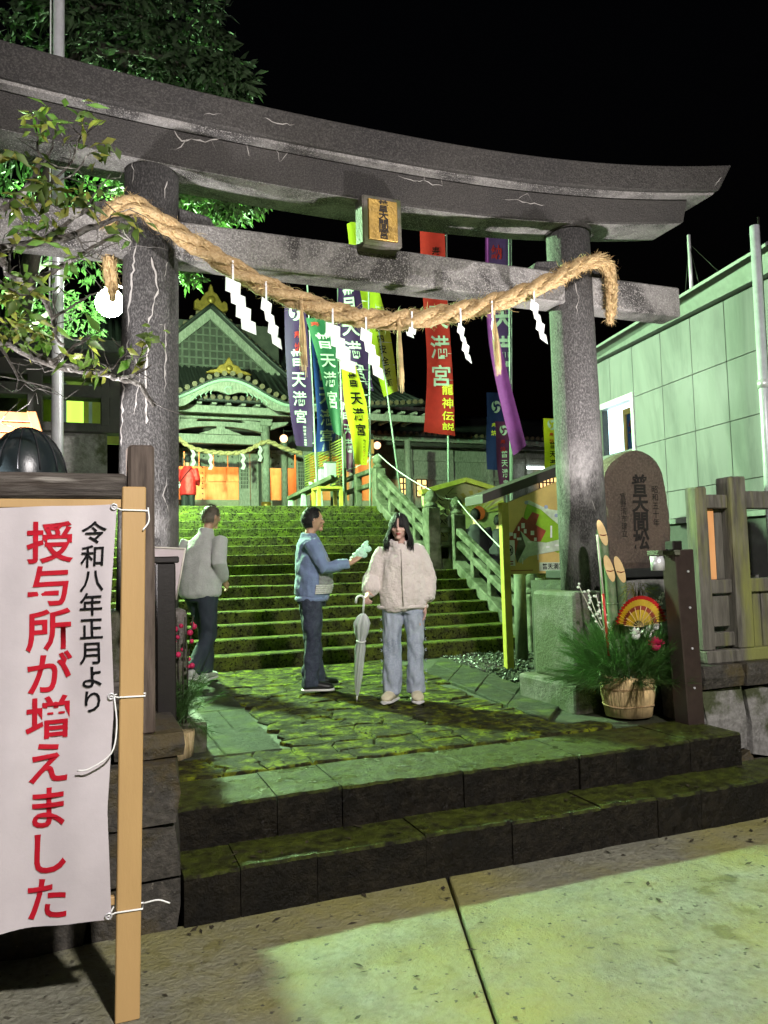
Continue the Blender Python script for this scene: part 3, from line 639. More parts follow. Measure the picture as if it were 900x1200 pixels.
# ------------------------------------------------------------------ tall banners on poles in the upper court
def interp(poly, t):
    n = len(poly)-1; i = min(n-1, int(t*n)); f = t*n-i
    p = [Vector((*q, 0)) for q in poly]; p = [p[0]]+p+[p[-1]]; a, b, c, d = p[i], p[i+1], p[i+2], p[i+3]
    return .5*((2*b)+(c-a)*f+(2*a-5*b+4*c-d)*f*f+(3*b-a-3*c+d)*f**3)
def flag(label, Y, left, right, pole, mat, texts=(), ripple=.05, seed=0, tomoe=None, base_z=None, cat='flag', ties=True):
    """left/right: surveyed edge points (top to bottom) in the plane Y; pole: (top, bottom) points"""
    r_ = random.Random(seed); p0, p1 = at(*pole[0], Y=Y+.03), at(*pole[1], Y=Y+.03)
    bz = base_z if base_z is not None else ZT
    d = (p1-p0).normalized(); foot = p0+d*((p0.z-bz)/max(.2, -d.z))
    t = thing('banner_flag', label, cat, foot, 0, 'tall banners on poles')
    MB().tube([foot, p0+Vector((0, 0, .06))], [.022, .016], 8).build('pole', 'flag_pole', t)
    ph = r_.uniform(0, 6)
    def surf(u, v, off=0.0):
        a, b = interp(left, v), interp(right, v); q = a.lerp(b, u)
        p = at(q.x, q.y, Y=Y)
        dy = ripple*(sin(ph+v*7+u*2.2)*.6+sin(ph*1.7+u*6+v*3)*.4)*(1-u*.6)
        return p+Vector((0, dy-off, 0))
    cl = MB().grid(lambda i, j: surf(i, j), 8, 26).build('cloth', mat, t, recalc=False)
    for body, u, v0, size_v, tm, bold in texts:
        n = len(body); H = at(*interp(left, 0)[:2], Y=Y).z-at(*interp(left, 1)[:2], Y=Y).z
        wid = (at(*interp(right, .5)[:2], Y=Y)-at(*interp(left, .5)[:2], Y=Y)).length
        size = size_v*H*.84
        lettering('lettering', body, size, lambda x, y: surf(min(1, max(0, u+x/wid)), min(1, max(0, v0-y/H)), .016), tm, cl, bold=bold*.5, line=1.22)
    if tomoe:
        u, v, rad_, tm = tomoe; m = MB()
        H = at(*interp(left, 0)[:2], Y=Y).z-at(*interp(left, 1)[:2], Y=Y).z
        wid = (at(*interp(right, v)[:2], Y=Y)-at(*interp(left, v)[:2], Y=Y)).length
        for k in range(3):
            A = []; B = []
            for i in range(9):
                s = i/8; ang = k*2*pi/3+s*2.1; w = rad_*.36*(1-s)**.7*(.6 if i == 0 else 1); rr_ = rad_*(.45+.45*s)
                for Lst, r2 in ((A, rr_-w), (B, rr_+w)): Lst.append(surf(u+cos(ang)*r2/wid, v+sin(ang)*r2/H, .016))
            m.strip(A, B)
        m.build('crest', tm, cl, recalc=False)
    if ties:
        m = MB()
        for i in range(9):
            v = (i+.5)/9; e = surf(1, v); zt = e.z; s = (p0.z-zt)/max(.1, p0.z-foot.z); q = p0+(foot-p0)*s
            if (q-e).length < .5: m.tube([e, q+Vector((0, -.02, 0))], .006, 5)
        if m.v: m.build('tie', 'white_ink', cl)
    return t
PN = '普天満宮'
flag('purple banner with white lettering left of the green banner', 14.6, [(334, 352), (335, 420), (339, 480), (347, 522)], [(357, 345), (363, 420), (367, 480), (366, 524)], [(360, 330), (371, 560)], 'flag_purple',
     [(PN, .46, .29, .125, 'pale_ink', .03), ('奉納', .5, .20, .055, 'flag_red', .03), ('仲村家一同建設', .6, .79, .028, 'white_ink', .02)], seed=1, tomoe=(.5, .10, .15, 'pale_ink'))
flag('blue banner hanging behind the green and purple ones', 15.4, [(364, 392), (369, 450), (371, 500), (366, 530)], [(384, 392), (392, 450), (394, 500), (390, 528)], [(396, 340), (398, 560)], 'flag_blue',
     [(PN, .55, .18, .17, 'pale_ink', .03), ('土地建物管理', .5, .86, .022, 'white_ink', .02)], seed=2)
flag('dark green banner twisted to a point beside its pole', 14.0, [(359, 372), (370, 415), (380, 460), (391, 506)], [(385, 374), (395, 415), (397, 460), (400, 512)], [(397, 360), (403, 575)], 'flag_green',
     [(PN, .5, .17, .16, 'pale_ink', .03), ('奉', .3, .06, .08, 'flag_red', .03)], seed=3)
flag('maroon banner partly hidden behind the yellow one', 16.5, [(397, 452), (401, 490), (404, 520), (406, 552)], [(412, 440), (412, 490), (413, 520), (413, 555)], [(414, 420), (414, 570)], 'flag_maroon',
     [('普天満', .5, .2, .2, 'pale_ink', .03)], seed=4)
flag('purple banner with its tail curling right above the yellow one', 13.8, [(396, 334), (396, 380), (403, 420), (412, 452)], [(420, 330), (429, 380), (432, 425), (438, 458)], [(432, 320), (434, 592)], 'flag_purple',
     [(PN, .45, .06, .21, 'pale_ink', .03), ('(株)', .7, .84, .05, 'white_ink', .03)], seed=5, ripple=.08)
flag('yellow banner with black lettering above the stair railing', 13.7, [(400, 430), (404, 470), (411, 510), (415, 544)], [(417, 428), (429, 470), (432, 510), (430, 545)], [(433, 425), (434, 592)], 'flag_yellow',
     [(PN, .55, .10, .15, 'black_ink', .035), ('株式会社', .72, .71, .03, 'black_ink', .03), ('ロフスト', .72, .82, .04, 'red_ink', .03)], seed=6)
flag('tall lime yellow banner passing behind the tie beam', 14.4, [(407, 262), (414, 330), (430, 390), (450, 465)], [(420, 256), (441, 330), (457, 390), (466, 458)], [(424, 240), (467, 560)], 'flag_lime',
     [('家内安全祈願', .55, .62, .055, 'black_ink', .03)], seed=7)
flag('long red banner with crest and gold lettering', 13.4, [(492, 236), (494, 330), (500, 430), (497, 506)], [(520, 234), (523, 330), (530, 430), (533, 511)], [(523, 225), (526, 600)], 'flag_red',
     [(PN, .55, .31, .115, 'pale_ink', .03), ('龍神伝説', .78, .74, .058, 'yellow_ink', .03), ('奉納', .6, .21, .05, 'black_ink', .03)], seed=8, ripple=.035, tomoe=(.5, .10, .23, 'pale_ink'))
flag('violet banner on the tall pole beside the right pillar', 15.0, [(568, 250), (569, 330), (573, 400), (589, 480)], [(596, 250), (598, 330), (598, 400), (600, 486)], [(599, 240), (600, 585)], 'flag_violet',
     [('奉納', .45, .1, .075, 'flag_red', .03), (PN, .66, .30, .17, 'pale_ink', .05)], seed=9, ripple=.03, tomoe=(.5, .02, .12, 'pale_ink'))
flag('magenta banner blowing its lower end to the right', 14.6, [(568, 262), (569, 350), (579, 430), (601, 534)], [(573, 262), (576, 350), (593, 430), (617, 522)], [(596, 240), (598.5, 580)], 'flag_magenta', seed=10, ripple=.05, ties=False)
flag('small navy banner behind the violet pole', 18.0, [(570, 460), (570, 490), (570, 520), (571, 550)], [(592, 460), (592, 490), (592, 520), (592, 552)], [(594, 452), (594, 570)], 'flag_navy',
     [('奉納', .4, .40, .09, 'yellow_ink', .03), ('建設工業', .72, .66, .075, 'white_ink', .02)], seed=11, ripple=.03, tomoe=(.5, .2, .16, 'pale_ink'))
flag('small maroon banner with white crest in front of the navy one', 17.0, [(580, 494), (581, 520), (583, 545), (586, 572)], [(599, 494), (599, 520), (598, 545), (598, 572)], [(600, 486), (600, 580)], 'flag_maroon',
     [('奉納', .45, .28, .10, 'flag_red', .03), (PN, .55, .45, .135, 'pale_ink', .03)], seed=12, ripple=.03, tomoe=(.5, .15, .13, 'pale_ink'))
flag('small bright yellow banner left of the right pillar', 16.0, [(637, 490), (637, 512), (638, 535), (638, 560)], [(658, 491), (658, 512), (659, 535), (659, 560)], [(661, 482), (661, 575)], 'flag_yellow',
     [('奉納', .4, .27, .1, 'red_ink', .03), (PN, .45, .43, .14, 'black_ink', .03)], seed=13, ripple=.02, tomoe=(.45, .13, .15, 'pale_ink'))
# ------------------------------------------------------------------ stone stair railings
def cap_post(parent, x, y, z0, z1, w=.2, ball=True):
    p = MB().box(x-w/2, x+w/2, y-w/2, y+w/2, z0, z1).build('post', 'rail_stone', parent, bevel=.015)
    r = w*.47
    if ball: MB().lathe([(r, z1-.001), (r*.98, z1+.05), (r*.72, z1+.07), (r*.72, z1+.09), (r*1.02, z1+.12), (r*.98, z1+.19), (r*.6, z1+.25), (r*.1, z1+.285)], (x, y, 0), 14).build('finial', 'rail_stone', p)
    return p
def rail_run(parent, a, b, zlow, hgt, nbal, rails=(.62, .42), curb=.16):
    """sloping run between two posts; zlow = z at each end of the string wall foot"""
    a, b = Vector(a), Vector(b)
    MB().bar(a+Vector((0, 0, curb/2)), b+Vector((0, 0, curb/2)), .20, curb).build('string_wall', 'rail_stone', parent, bevel=.012)
    for h in rails: MB().bar(a+Vector((0, 0, h)), b+Vector((0, 0, h)), .12, .10).build('rail', 'rail_stone', parent, bevel=.02)
    for k in range(nbal):
        p = a.lerp(b, (k+1)/(nbal+1)); MB().bar(p+Vector((0, 0, curb-.03)), p+Vector((0, 0, rails[0]-.03)), .10, .10).build('baluster', 'rail_stone', parent, bevel=.01)
def chain(parent, pts, sag):
    P = []
    for a, b in zip(pts[:-1], pts[1:]):
        a, b = Vector(a), Vector(b)
        for i in range(10): t = i/10; P.append(a.lerp(b, t)-Vector((0, 0, sag*4*t*(1-t))))
    P.append(Vector(pts[-1])); MB().tube(P, .010, 6).build('cord', 'white_ink', parent)
ru = thing('stair_railing', 'mossy stone railing along the upper flight', 'railing', (5.12, 11.1, 1.05), 0, 'stone railings of the staircase')
zB = step_z(7)
cap_post(ru, 5.08, 11.02, zB-.1, zB+.98, .22); cap_post(ru, 5.12, 13.42, ZT-.15, ZT+.72, .22)
rail_run(ru, (5.09, 11.1, zB+.06), (5.12, 13.35, ZT-.02), 0, .7, 3)
rl = thing('stair_railing', 'mossy stone railing along the lower flight behind the map board', 'railing', (5.4, 9, 0), 0, 'stone railings of the staircase')
cap_post(rl, 5.47, 10.92, zB-.15, zB+.86, .22); cap_post(rl, 5.42, 8.70, -.05, .72, .22)
rail_run(rl, (5.43, 8.78, .0), (5.46, 10.85, zB-.02), 0, .7, 3)
rm = thing('stair_railing', 'short level stone railing joining the two flights', 'railing', (5.27, 10.97, zB), 0, 'stone railings of the staircase')
MB().box(5.19, 5.37, 10.9, 11.05, zB-.05, zB+.17).build('string_wall', 'rail_stone', rm, bevel=.01)
for h in (.40, .62): MB().bar((5.18, 10.97, zB+h), (5.37, 10.97, zB+h), .11, .09).build('rail', 'rail_stone', rm, bevel=.015)
rt = thing('stair_railing', 'stone railing on the court edge beyond the top step', 'railing', (5.1, 14.5, ZT), 0, 'stone railings of the staircase')
cap_post(rt, 5.12, 16.0, ZT-.1, ZT+.85, .22, False)
for h in (.45, .72): MB().bar((5.12, 13.53, ZT+h), (5.12, 15.9, ZT+h), .11, .09).build('rail', 'rail_stone', rt, bevel=.015)
MB().bar((5.12, 14.6, ZT-.02), (5.12, 14.6, ZT+.7), .13, .13).build('baluster', 'rail_stone', rt, bevel=.01)
rope2 = MB(); 
cd = thing('barrier_cord', 'thin pale cord strung over the railing posts', 'cord', (5.1, 13.4, 3))
chain(cd, [(5.12, 15.9, ZT+.95), (5.12, 13.42, ZT+1.0), (5.10, 11.02, zB+1.25), (5.47, 10.92, zB+1.12), (5.44, 8.75, .98)], .06)

# ------------------------------------------------------------------ court furniture: fortune-paper rack, sloping counter, table, big votive board
rk = thing('slatted_rack', 'yellow-green slatted rack for fortune papers at the stair top', 'rack', (4.6, 16, ZT))
A, B = at(357, 560, Y=17.0), at(404, 560, Y=14.6)
A.z = B.z = 0
zt0 = at(357, 534, Y=17.0).z; zt1 = at(404, 511, Y=14.6).z
for i in range(17):
    f = .04+.92*i/16; z0 = 2.75; p, q = Vector((A.x, A.y, z0+(zt0-z0)*f)), Vector((B.x, B.y, z0+(zt1-z0)*f))
    MB().bar(p, q, .02, .026).build('slat', 'lime_slat', rk)
for f in (0, .36, .68, 1):
    p = A.lerp(B, f); MB().bar((p.x, p.y-.03, ZT), (p.x, p.y-.03, zt0+(zt1-zt0)*f+.04), .04, .05).build('post', 'fence_green', rk)
ct = thing('sloping_counter', 'low pale green counter with a sloping top at the stair head', 'counter', (4.2, 14.5, ZT))
A, B = at(336, 582, Y=15.2), at(388, 556, Y=14.2)
MB().prism([A, B, B+Vector((0, 0, -.09)), A+Vector((0, 0, -.07))], (.25, .35, .02)).build('top', 'rail_stone', ct, bevel=.01)
for f in (.06, .36, .72):
    p = A.lerp(B, f)+Vector((.05, .1, -.07)); MB().bar((p.x, p.y, ZT-.05), p, .14, .09, w1=.08).build('support', 'green_post', ct, bevel=.01)
for k, f in enumerate((.5, .62, .80, .92)):
    p = A.lerp(B, f)+Vector((.1, .15, 0)); o = thing('donation_box' if k > 1 else 'cup', ('small pale green box standing on the counter' if k == 2 else 'taller pale green box at the high end of the counter') if k > 1 else ('small cup at the low end of the counter' if k == 0 else 'small cup beside the boxes on the counter'), 'box' if k > 1 else 'cup', p)
    if k > 1: MB().box(p.x-.11, p.x+.11, p.y-.08, p.y+.08, p.z-.01, p.z+.22+.06*(k-2)).build('body', 'green_post', o, bevel=.01); MB().box(p.x-.12, p.x+.12, p.y-.09, p.y+.09, p.z+.215+.06*(k-2), p.z+.25+.06*(k-2)).build('lid', 'rail_stone', o, bevel=.006)
    else: MB().lathe([(.04, 0), (.05, .09), (.045, .09), (.036, .01)], p, 10).build('body', 'green_post', o)
tb = thing('small_table', 'small yellow wooden table with open legs at the stair head', 'table', (4.5, 13.9, ZT))
a, b = at(369, 571, Y=13.95), at(398, 567, Y=13.95)
MB().box(a.x, b.x, 13.75, 14.2, a.z-.05, a.z).build('table_top', 'post_yellow', tb, bevel=.006)
for x in (a.x+.03, b.x-.03):
    for y in (13.79, 14.16): MB().box(x-.03, x+.03, y-.03, y+.03, ZT-.02, a.z-.05).build('leg', 'post_yellow', tb)
em = thing('votive_board', 'huge pentagonal yellow votive board with rising sun and black brush art', 'votive board', (7, 12.4, .35))
c0, c1 = at(497, 625, Y=12.4), at(592, 625, Y=12.4); zt = at(545, 566, Y=12.4).z; zs = at(500, 577, Y=12.4).z; zb = c0.z-.25; xm = (c0.x+c1.x)/2
MB().prism([(c0.x, 12.4, zb), (c1.x, 12.4, zb), (c1.x, 12.4, zs), (xm, 12.4, zt), (c0.x, 12.4, zs)], (0, .08, 0)).build('board', 'ema_pale', em, bevel=.01)
MB().bar((c0.x-.06, 12.38, zs-.0), (xm, 12.38, zt+.05), .16, .08).build('edge_board', 'ema_yellow', em); MB().bar((xm, 12.38, zt+.05), (c1.x+.06, 12.38, zs), .16, .08).build('edge_board', 'ema_yellow', em)
for x in (c0.x+.2, c1.x-.2): MB().box(x-.05, x+.05, 12.5, 12.6, .3, zs).build('leg', 'fence_green', em)
m = MB(); sc = Vector((xm+.28, 12.392, (zb+zs)/2+.12))
for k in range(9):
    a0 = pi*(.06+.1*k); m.add([sc, sc+Vector((cos(a0)*.62, 0, sin(a0)*.42)), sc+Vector((cos(a0+.13)*.62, 0, sin(a0+.13)*.42))], [(0, 1, 2)])
m.build('sun_rays', 'ema_yellow', em, recalc=False)
MB().prism([sc+Vector((cos(t)*.13, -.004, sin(t)*.13)) for t in [2*pi*k/20 for k in range(20)]], (0, .003, 0)).build('sun', 'sun_red', em)
m = MB(); r5 = random.Random(5)
for _ in range(46):
    p = Vector((xm-.42+r5.gauss(0, .15), 12.391, (zb+zs)/2+.12+r5.gauss(0, .22))); q = p+Vector((r5.uniform(-.14, .14), 0, r5.uniform(-.12, .12))); m.bar(p, q, .004, r5.uniform(.012, .04), up=(0, 1, 0))
tag(m.build('brush_art', 'black_ink', em), kind='stuff')

# ------------------------------------------------------------------ metal flag mast and the tall pole by the tree
pm = thing('steel_pole', 'tall round steel pole beside the tree', 'pole', (-.21, 6.5, 0))
MB().tube([(-.215, 6.5, -.4), (-.215, 6.5, 8.5)], .045, 16).build('mast', 'steel', pm)
MB().tube([(-.275, 6.48, 3.2), (-.275, 6.48, 8.4)], .006, 6).build('halyard', 'white_ink', pm)
# ------------------------------------------------------------------ left foreground: banner sign, fence, stone wall
sg = thing('banner_sign', 'white cloth notice with red and black Japanese lettering tied to tan posts', 'sign', (.1, 2.97, ZS))
Pb, Pt = at(149, 1194, Y=2.97), at(157, 571, Y=2.97)
def lean_post(parent, b, t, w, d, mat, name, bev=.004):
    vs = [Vector((p.x+sx*w/2, p.y+sy*d/2, p.z)) for p in (b, t) for sx, sy in ((-1, -1), (1, -1), (1, 1), (-1, 1))]
    return MB().add(vs, [(3, 2, 1, 0), (4, 5, 6, 7), (0, 1, 5, 4), (1, 2, 6, 5), (2, 3, 7, 6), (3, 0, 4, 7)]).build(name, mat, parent, bevel=bev)
Pb.z = ZS
post = lean_post(sg, Pb, Pt, .083, .045, 'tan_paint', 'post')
lean_post(sg, Pb+Vector((-1.25, 0, 0)), Pt+Vector((-1.25, 0, 0)), .083, .045, 'tan_paint', 'post')
zr = at(70, 592, Y=2.97).z
MB().box(-1.2, Pt.x-.035, 2.965, 3.0, zr-.01, zr+.022).build('cross_rail', 'tan_paint', sg, bevel=.003)
zl = at(70, 1080, Y=2.97).z
MB().box(-1.2, Pb.x-.04, 2.975, 3.0, zl+.02, zl+.05).build('cross_rail', 'tan_paint', sg, bevel=.003)
BYY = 2.93
ctr, cbr, ctl, cbl = at(134, 591, Y=BYY), at(127, 1075, Y=BYY), at(-95, 598, Y=BYY), at(-95, 1112, Y=BYY)
def cloth_pt(u, v, off=0.0):
    p = ctl.lerp(ctr, u).lerp(cbl.lerp(cbr, u), v)
    dx = .018*(abs(2*((v*2.02) % 1)-1)-.5)*(max(0, u-.55)/.45)**2 if u > .55 else 0
    dy = .012*sin(u*9+v*2.5)+.010*sin(v*10-u*4)*(u**2)+.006*sin(u*17+v*5)+.012*sin(u*3.1+1)
    return p+Vector((dx, dy-off, 0))
cl = MB().grid(lambda u, v: cloth_pt(u, v), 40, 60).build('cloth', 'banner_cloth', sg, recalc=False)
Wd = (ctr-ctl).length; Hd = ctr.z-cbr.z
def onb(cx, v0): return lambda x, y: cloth_pt(cx+x/Wd, v0-y/Hd, .004)
u_at = lambda px: (px+95)/(134+95)
lettering('red_lettering', '授与所が増えました', Hd*51.3/484, onb(u_at(55), (612-591)/484), 'red_ink', cl, bold=.018, line=1.0)
lettering('black_lettering', '令和八年正月より', Hd*28.6/484, onb(u_at(108), (612-591)/484), 'black_ink', cl, bold=.012, line=1.0)
for k, py in enumerate((594, 820, 1070)):
    e = cloth_pt(.985, (py-591)/484, .004)
    m = MB()
    m.tube([e+Vector((.010*cos(t), -.002, .010*sin(t))) for t in [2*pi*i/12 for i in range(13)]], .0028, 6, up=(0, 1, 0), cap=False); m.build('eyelet', 'steel', cl)
    pz = e.z; px_ = Pb.x+(Pt.x-Pb.x)*(pz-Pb.z)/(Pt.z-Pb.z)
    MB().tube([e, Vector((px_-.046, 2.944, pz-.01)), Vector((px_+.046, 2.944, pz-.012)), Vector((px_+.052, 2.99, pz-.01)), Vector((px_-.046, 3.0, pz-.006)), e], .0032, 6).build('cable_tie', 'sign_white', cl)
    if k == 1: tail = [e+Vector((.01, 0, 0)), e+Vector((.018, -.02, -.1)), e+Vector((.0, -.03, -.19)), e+Vector((-.07, -.03, -.235)), e+Vector((-.11, -.02, -.24))]
    elif k == 2: tail = [Vector((px_+.05, 2.96, pz)), Vector((px_+.10, 2.95, pz+.006)), Vector((px_+.14, 2.95, pz-.012))]
    else: tail = [Vector((px_+.05, 2.96, pz)), Vector((px_+.052, 2.95, pz-.05)), Vector((px_+.03, 2.94, pz-.085))]
    MB().tube(cat_path(tail, 5), .003, 6).build('tie_tail', 'sign_white', cl)

wl = thing('stone_wall', 'rough dark stone wall under the left fence', 'wall', (-.6, 3.7, ZS))
r8 = random.Random(8)
def stone_block(parent, x0, x1, y0, y1, z0, z1, mat, jit=.018, name='stone'):
    """rough stone: a box with rounded, jittered faces (26 points)"""
    m = MB(); idx = {}; vs = []; cx, cy, cz = (x0+x1)/2, (y0+y1)/2, (z0+z1)/2
    for i in range(3):
        for j in range(3):
            for k in range(3):
                if i == j == k == 1: continue
                n_edge = (i != 1)+(j != 1)+(k != 1)
                f = {1: 1.0, 2: .97, 3: .93}[n_edge]
                p = Vector((cx+(i-1)*(x1-x0)/2*f, cy+(j-1)*(y1-y0)/2*f, cz+(k-1)*(z1-z0)/2*f))
                p += Vector((r8.uniform(-jit, jit), r8.uniform(-jit, jit), r8.uniform(-jit, jit)*.7)); idx[i, j, k] = len(vs); vs.append(p)
    fs = []
    for a in (0, 1):
        for b in (0, 1):
            for s in (0, 2):
                fs += [(idx[s, a, b], idx[s, a+1, b], idx[s, a+1, b+1], idx[s, a, b+1]), (idx[a, s, b], idx[a+1, s, b], idx[a+1, s, b+1], idx[a, s, b+1]), (idx[a, b, s], idx[a+1, b, s], idx[a+1, b+1, s], idx[a, b+1, s])]
    return m.add(vs, fs).build(name, mat, parent, bevel=0)
MB().box(-3.0, .33, 3.72, 5.2, -.46, .26).build('core', 'soil', wl)
z = -.46
for hh in (.25, .24, .27):
    x = -2.4
    while x < .38:
        w = r8.uniform(.28, .5); x2 = min(x+w, .40)
        if .40-x2 < .15: x2 = .40
        stone_block(wl, x+.006, x2-.006, 3.58+r8.uniform(0, .02), 4.0, z+.005, z+hh-.004, 'wall_stone'); x = x2
    y = 4.0
    while y < 5.0:
        y2 = y+r8.uniform(.3, .45); stone_block(wl, .10, .40+r8.uniform(-.02, 0), y, y2-.01, z+.005, z+hh-.004, 'wall_stone'); y = y2
    z += hh
for a, b in ((-2.4, -1.2), (-1.2, -.35), (-.35, .10), (.10, .43)): stone_block(wl, a+.004, b-.004, 3.66, 4.45, .30, .41, 'wall_stone', .008, 'cap_stone')
wf = thing('wooden_fence', 'weathered dark timber fence behind the white notice', 'fence', (-.5, 3.75, .4))
pb = MB().box(.175, .295, 3.70, 3.82, .41, 1.735, jit=.004, rnd=r8).build('post', 'old_wood', wf, bevel=.012)
MB().box(-1.45, -1.33, 3.70, 3.82, .41, 1.735).build('post', 'old_wood', wf, bevel=.012)
MB().box(-2.5, .172, 3.72, 3.80, 1.485, 1.605, jit=.004, rnd=r8).build('rail', 'old_beam', wf, bevel=.012)
MB().box(-2.5, .172, 3.73, 3.79, .55, .65).build('rail', 'old_beam', wf, bevel=.012)
for i in range(11): MB().box(-1.25+.125*i, -1.15+.125*i, 3.742, 3.778, .652, 1.482).build('plank', 'old_wood', wf, bevel=.006)
bp = thing('steel_post', 'dark square steel post beside the left fence', 'post', (.39, 4.3, .3))
MB().box(.345, .445, 4.25, 4.35, .30, 1.19).build('shaft', 'black_metal', bp, bevel=.006); MB().box(.325, .462, 4.235, 4.365, 1.19, 1.225).build('cap', 'black_metal', bp, bevel=.006)
ln = thing('paper_lantern', 'pale square tapering paper lantern behind the dark steel post', 'lantern', (.4, 4.75, .41))
q = [at(150, 640, Y=4.72), at(217, 643, Y=4.72), at(207, 703, Y=4.72), at(156, 690, Y=4.72)]
m = MB(); dp = .24
top = [q[0], q[1], q[1]+Vector((.02, dp, 0)), q[0]+Vector((.02, dp, 0))]; zz = q[2].z; bot = [Vector((q[0].x+.05, 4.75, zz)), Vector((q[2].x, 4.75, zz)), Vector((q[2].x, 4.72+dp-.04, zz)), Vector((q[0].x+.05, 4.72+dp-.04, zz))]
m.add(top+bot, [(0, 1, 2, 3), (7, 6, 5, 4), (0, 4, 5, 1), (1, 5, 6, 2), (2, 6, 7, 3), (3, 7, 4, 0)]).build('shade', 'lantern_paper', ln)
for i in range(4): MB().tube([top[i], bot[i]], .006, 6).build('rib', 'twig_pale', ln); MB().tube([top[i], top[(i+1) % 4]], .006, 6).build('rim', 'twig_pale', ln)
MB().box(q[0].x+.10, q[0].x+.22, 4.78, 4.88, .40, zz+.003).build('stand', 'black_metal', ln, bevel=.005)

# left New Year arrangement, mostly hidden by the post
def needle_spray(m, base, d, L, n, r_, spread=.5, nl=.09):
    d = d.normalized()
    for _ in range(n):
        s = r_.uniform(.25, 1); p = base+d*L*s
        v = (d+Vector((r_.gauss(0, spread), r_.gauss(0, spread), r_.gauss(0, spread)))).normalized(); e = p+v*nl*r_.uniform(.7, 1.3)+Vector((0, 0, -.012))
        w = v.cross(Vector((r_.random(), r_.random(), r_.random()))).normalized()*.0015; m.add([p-w, p+w, e], [(0, 1, 2)])
r9 = random.Random(9)
kl = thing('new_year_pine', 'pine arrangement with red berries half hidden by the dark post', 'plant', (.62, 5.0, .0))
MB().lathe([(.12, 0), (.13, .16), (.12, .16)], (.50, 4.98, 0), 16).build('tub', 'straw', kl)
m = MB()
for _ in range(90):
    a = r9.uniform(0, 6.28); needle_spray(m, Vector((.52, 4.95, .18+r9.uniform(0, .1))), Vector((cos(a)*.6, sin(a)*.6, r9.uniform(-.35, 1.3))), r9.uniform(.16, .34), 40, r9)
m.build('pine_needles', 'needle', kl, recalc=False)
for k in range(16):
    p = Vector((.53+r9.uniform(-.05, .10), 4.93+r9.uniform(-.05, .05), .66+r9.uniform(-.12, .2))); MB().ball(p, r9.uniform(.012, .02), n=8, m=6).build('berry', 'petal_pink', kl)
for k in range(3): MB().tube([(.54+.02*k, 5.0, .2), (.53+.03*k, 4.95, .6), (.52+.05*k, 4.93, .86)], .004, 6).build('stalk', 'bark_dark', kl)

# ------------------------------------------------------------------ behind the left fence: window wall, crate, cover
bw = thing('plaster_building', 'dark low building with lit lime windows behind the left fence', 'building', (-1.2, 7.3, 0))
def wpx(x0, x1, y0, y1, Y): a = at(x0, y1, Y=Y); b = at(x1, y0, Y=Y); return a.x, b.x, a.z, b.z
YB = 7.6
MB().box(-4, .18, YB, YB+.2, -.4, at(60, 500, Y=YB).z).build('plaster_wall', 'wall_pale', bw)
x0, x1, z0, z1 = wpx(48, 140, 435, 500, YB)
for (a, b, c, d) in ((-10, 142, 498, 503), (-10, 142, 455, 461), (-10, 142, 428, 437), (128, 142, 437, 500), (32, 50, 437, 500), (118, 128, 437, 500)):
    q0, q1, q2, q3 = wpx(a, b, c, d, YB-.06); MB().box(q0-(1.0 if a < 0 else 0), q1, YB-.10+.004*r8.random(), YB+.1, q2, q3).build('frame', 'shrine_dark', bw, bevel=.006)
for (a, b, c, d) in ((-60, 33, 436, 456), (-60, 33, 460, 499), (49, 119, 436, 456), (49, 119, 460, 499)):
    q0, q1, q2, q3 = wpx(a, b, c, d, YB-.02); MB().box(q0, q1, YB-.02, YB-.014, q2, q3).build('pane', 'pane_glass', bw)
q0, q1, q2, q3 = wpx(-140, 140, 430, 512, YB+1.3)
MB().box(q0, q1, YB+1.3, YB+1.35, q2, q3).build('back_wall', 'lime_slat', bw)
for a, b in ((60, 66), (72, 78), (104, 108)): q0, q1, q2, q3 = wpx(a, b, 432, 505, YB+.8); MB().box(q0, q1, YB+.8, YB+.86, q2, q3).build('mullion', 'green_post', bw)
q0, q1, q2, q3 = wpx(78, 98, 440, 505, YB+1.0); MB().box(q0, q1, YB+1.0, YB+1.03, q2, q3).build('lit_screen', 'lime_glow', bw)
MB().box(-4, .3, YB-.5, YB+1.6, at(60, 425, Y=YB).z, at(60, 425, Y=YB).z+.12).build('roof', 'roof_tile', bw, bevel=.01)
oc = thing('wooden_crate', 'bright orange slatted wooden crate behind the fence', 'crate', (-.6, 4.9, .9))
a, b = at(-60, 530, Y=4.8), at(38, 482, Y=4.8)
for i in range(4):
    f0, f1 = i/4, (i+1)/4-.02; MB().box(a.x, b.x+(1-f0)*.05, 4.8, 4.83, a.z+(b.z-a.z)*f0, a.z+(b.z-a.z)*f1).build('slat', 'orange_wood', oc, bevel=.004)
MB().prism([(b.x-.03, 4.79, b.z), (b.x+.02, 4.79, b.z), (b.x+.09, 4.79, a.z), (b.x+.04, 4.79, a.z)], (0, .5, 0)).build('end_board', 'orange_wood', oc, bevel=.004)
MB().box(a.x, b.x, 4.83, 5.25, .41, a.z+.05).build('stand', 'old_wood', oc)
dc = thing('black_cover', 'glossy black rounded cover showing over the fence rail', 'cover', (-.35, 4.2, 1.3))
c = at(30, 552, Y=4.3)
MB().ball((c.x, 4.3, c.z-.06), .20, .2, .28, n=20, m=12).build('dome', 'black_vinyl', dc)
for k in range(5):
    a0 = -.6+k*.5; MB().tube([(c.x+.202*sin(t)*sin(a0), 4.3-.202*sin(t)*cos(a0), c.z-.06+.283*cos(t)) for t in [i*.2 for i in range(8)]], .004, 5).build('seam', 'cloth_black', dc)
MB().box(c.x-.15, c.x+.15, 4.2, 4.4, .41, c.z-.1).build('pedestal', 'black_metal', dc)
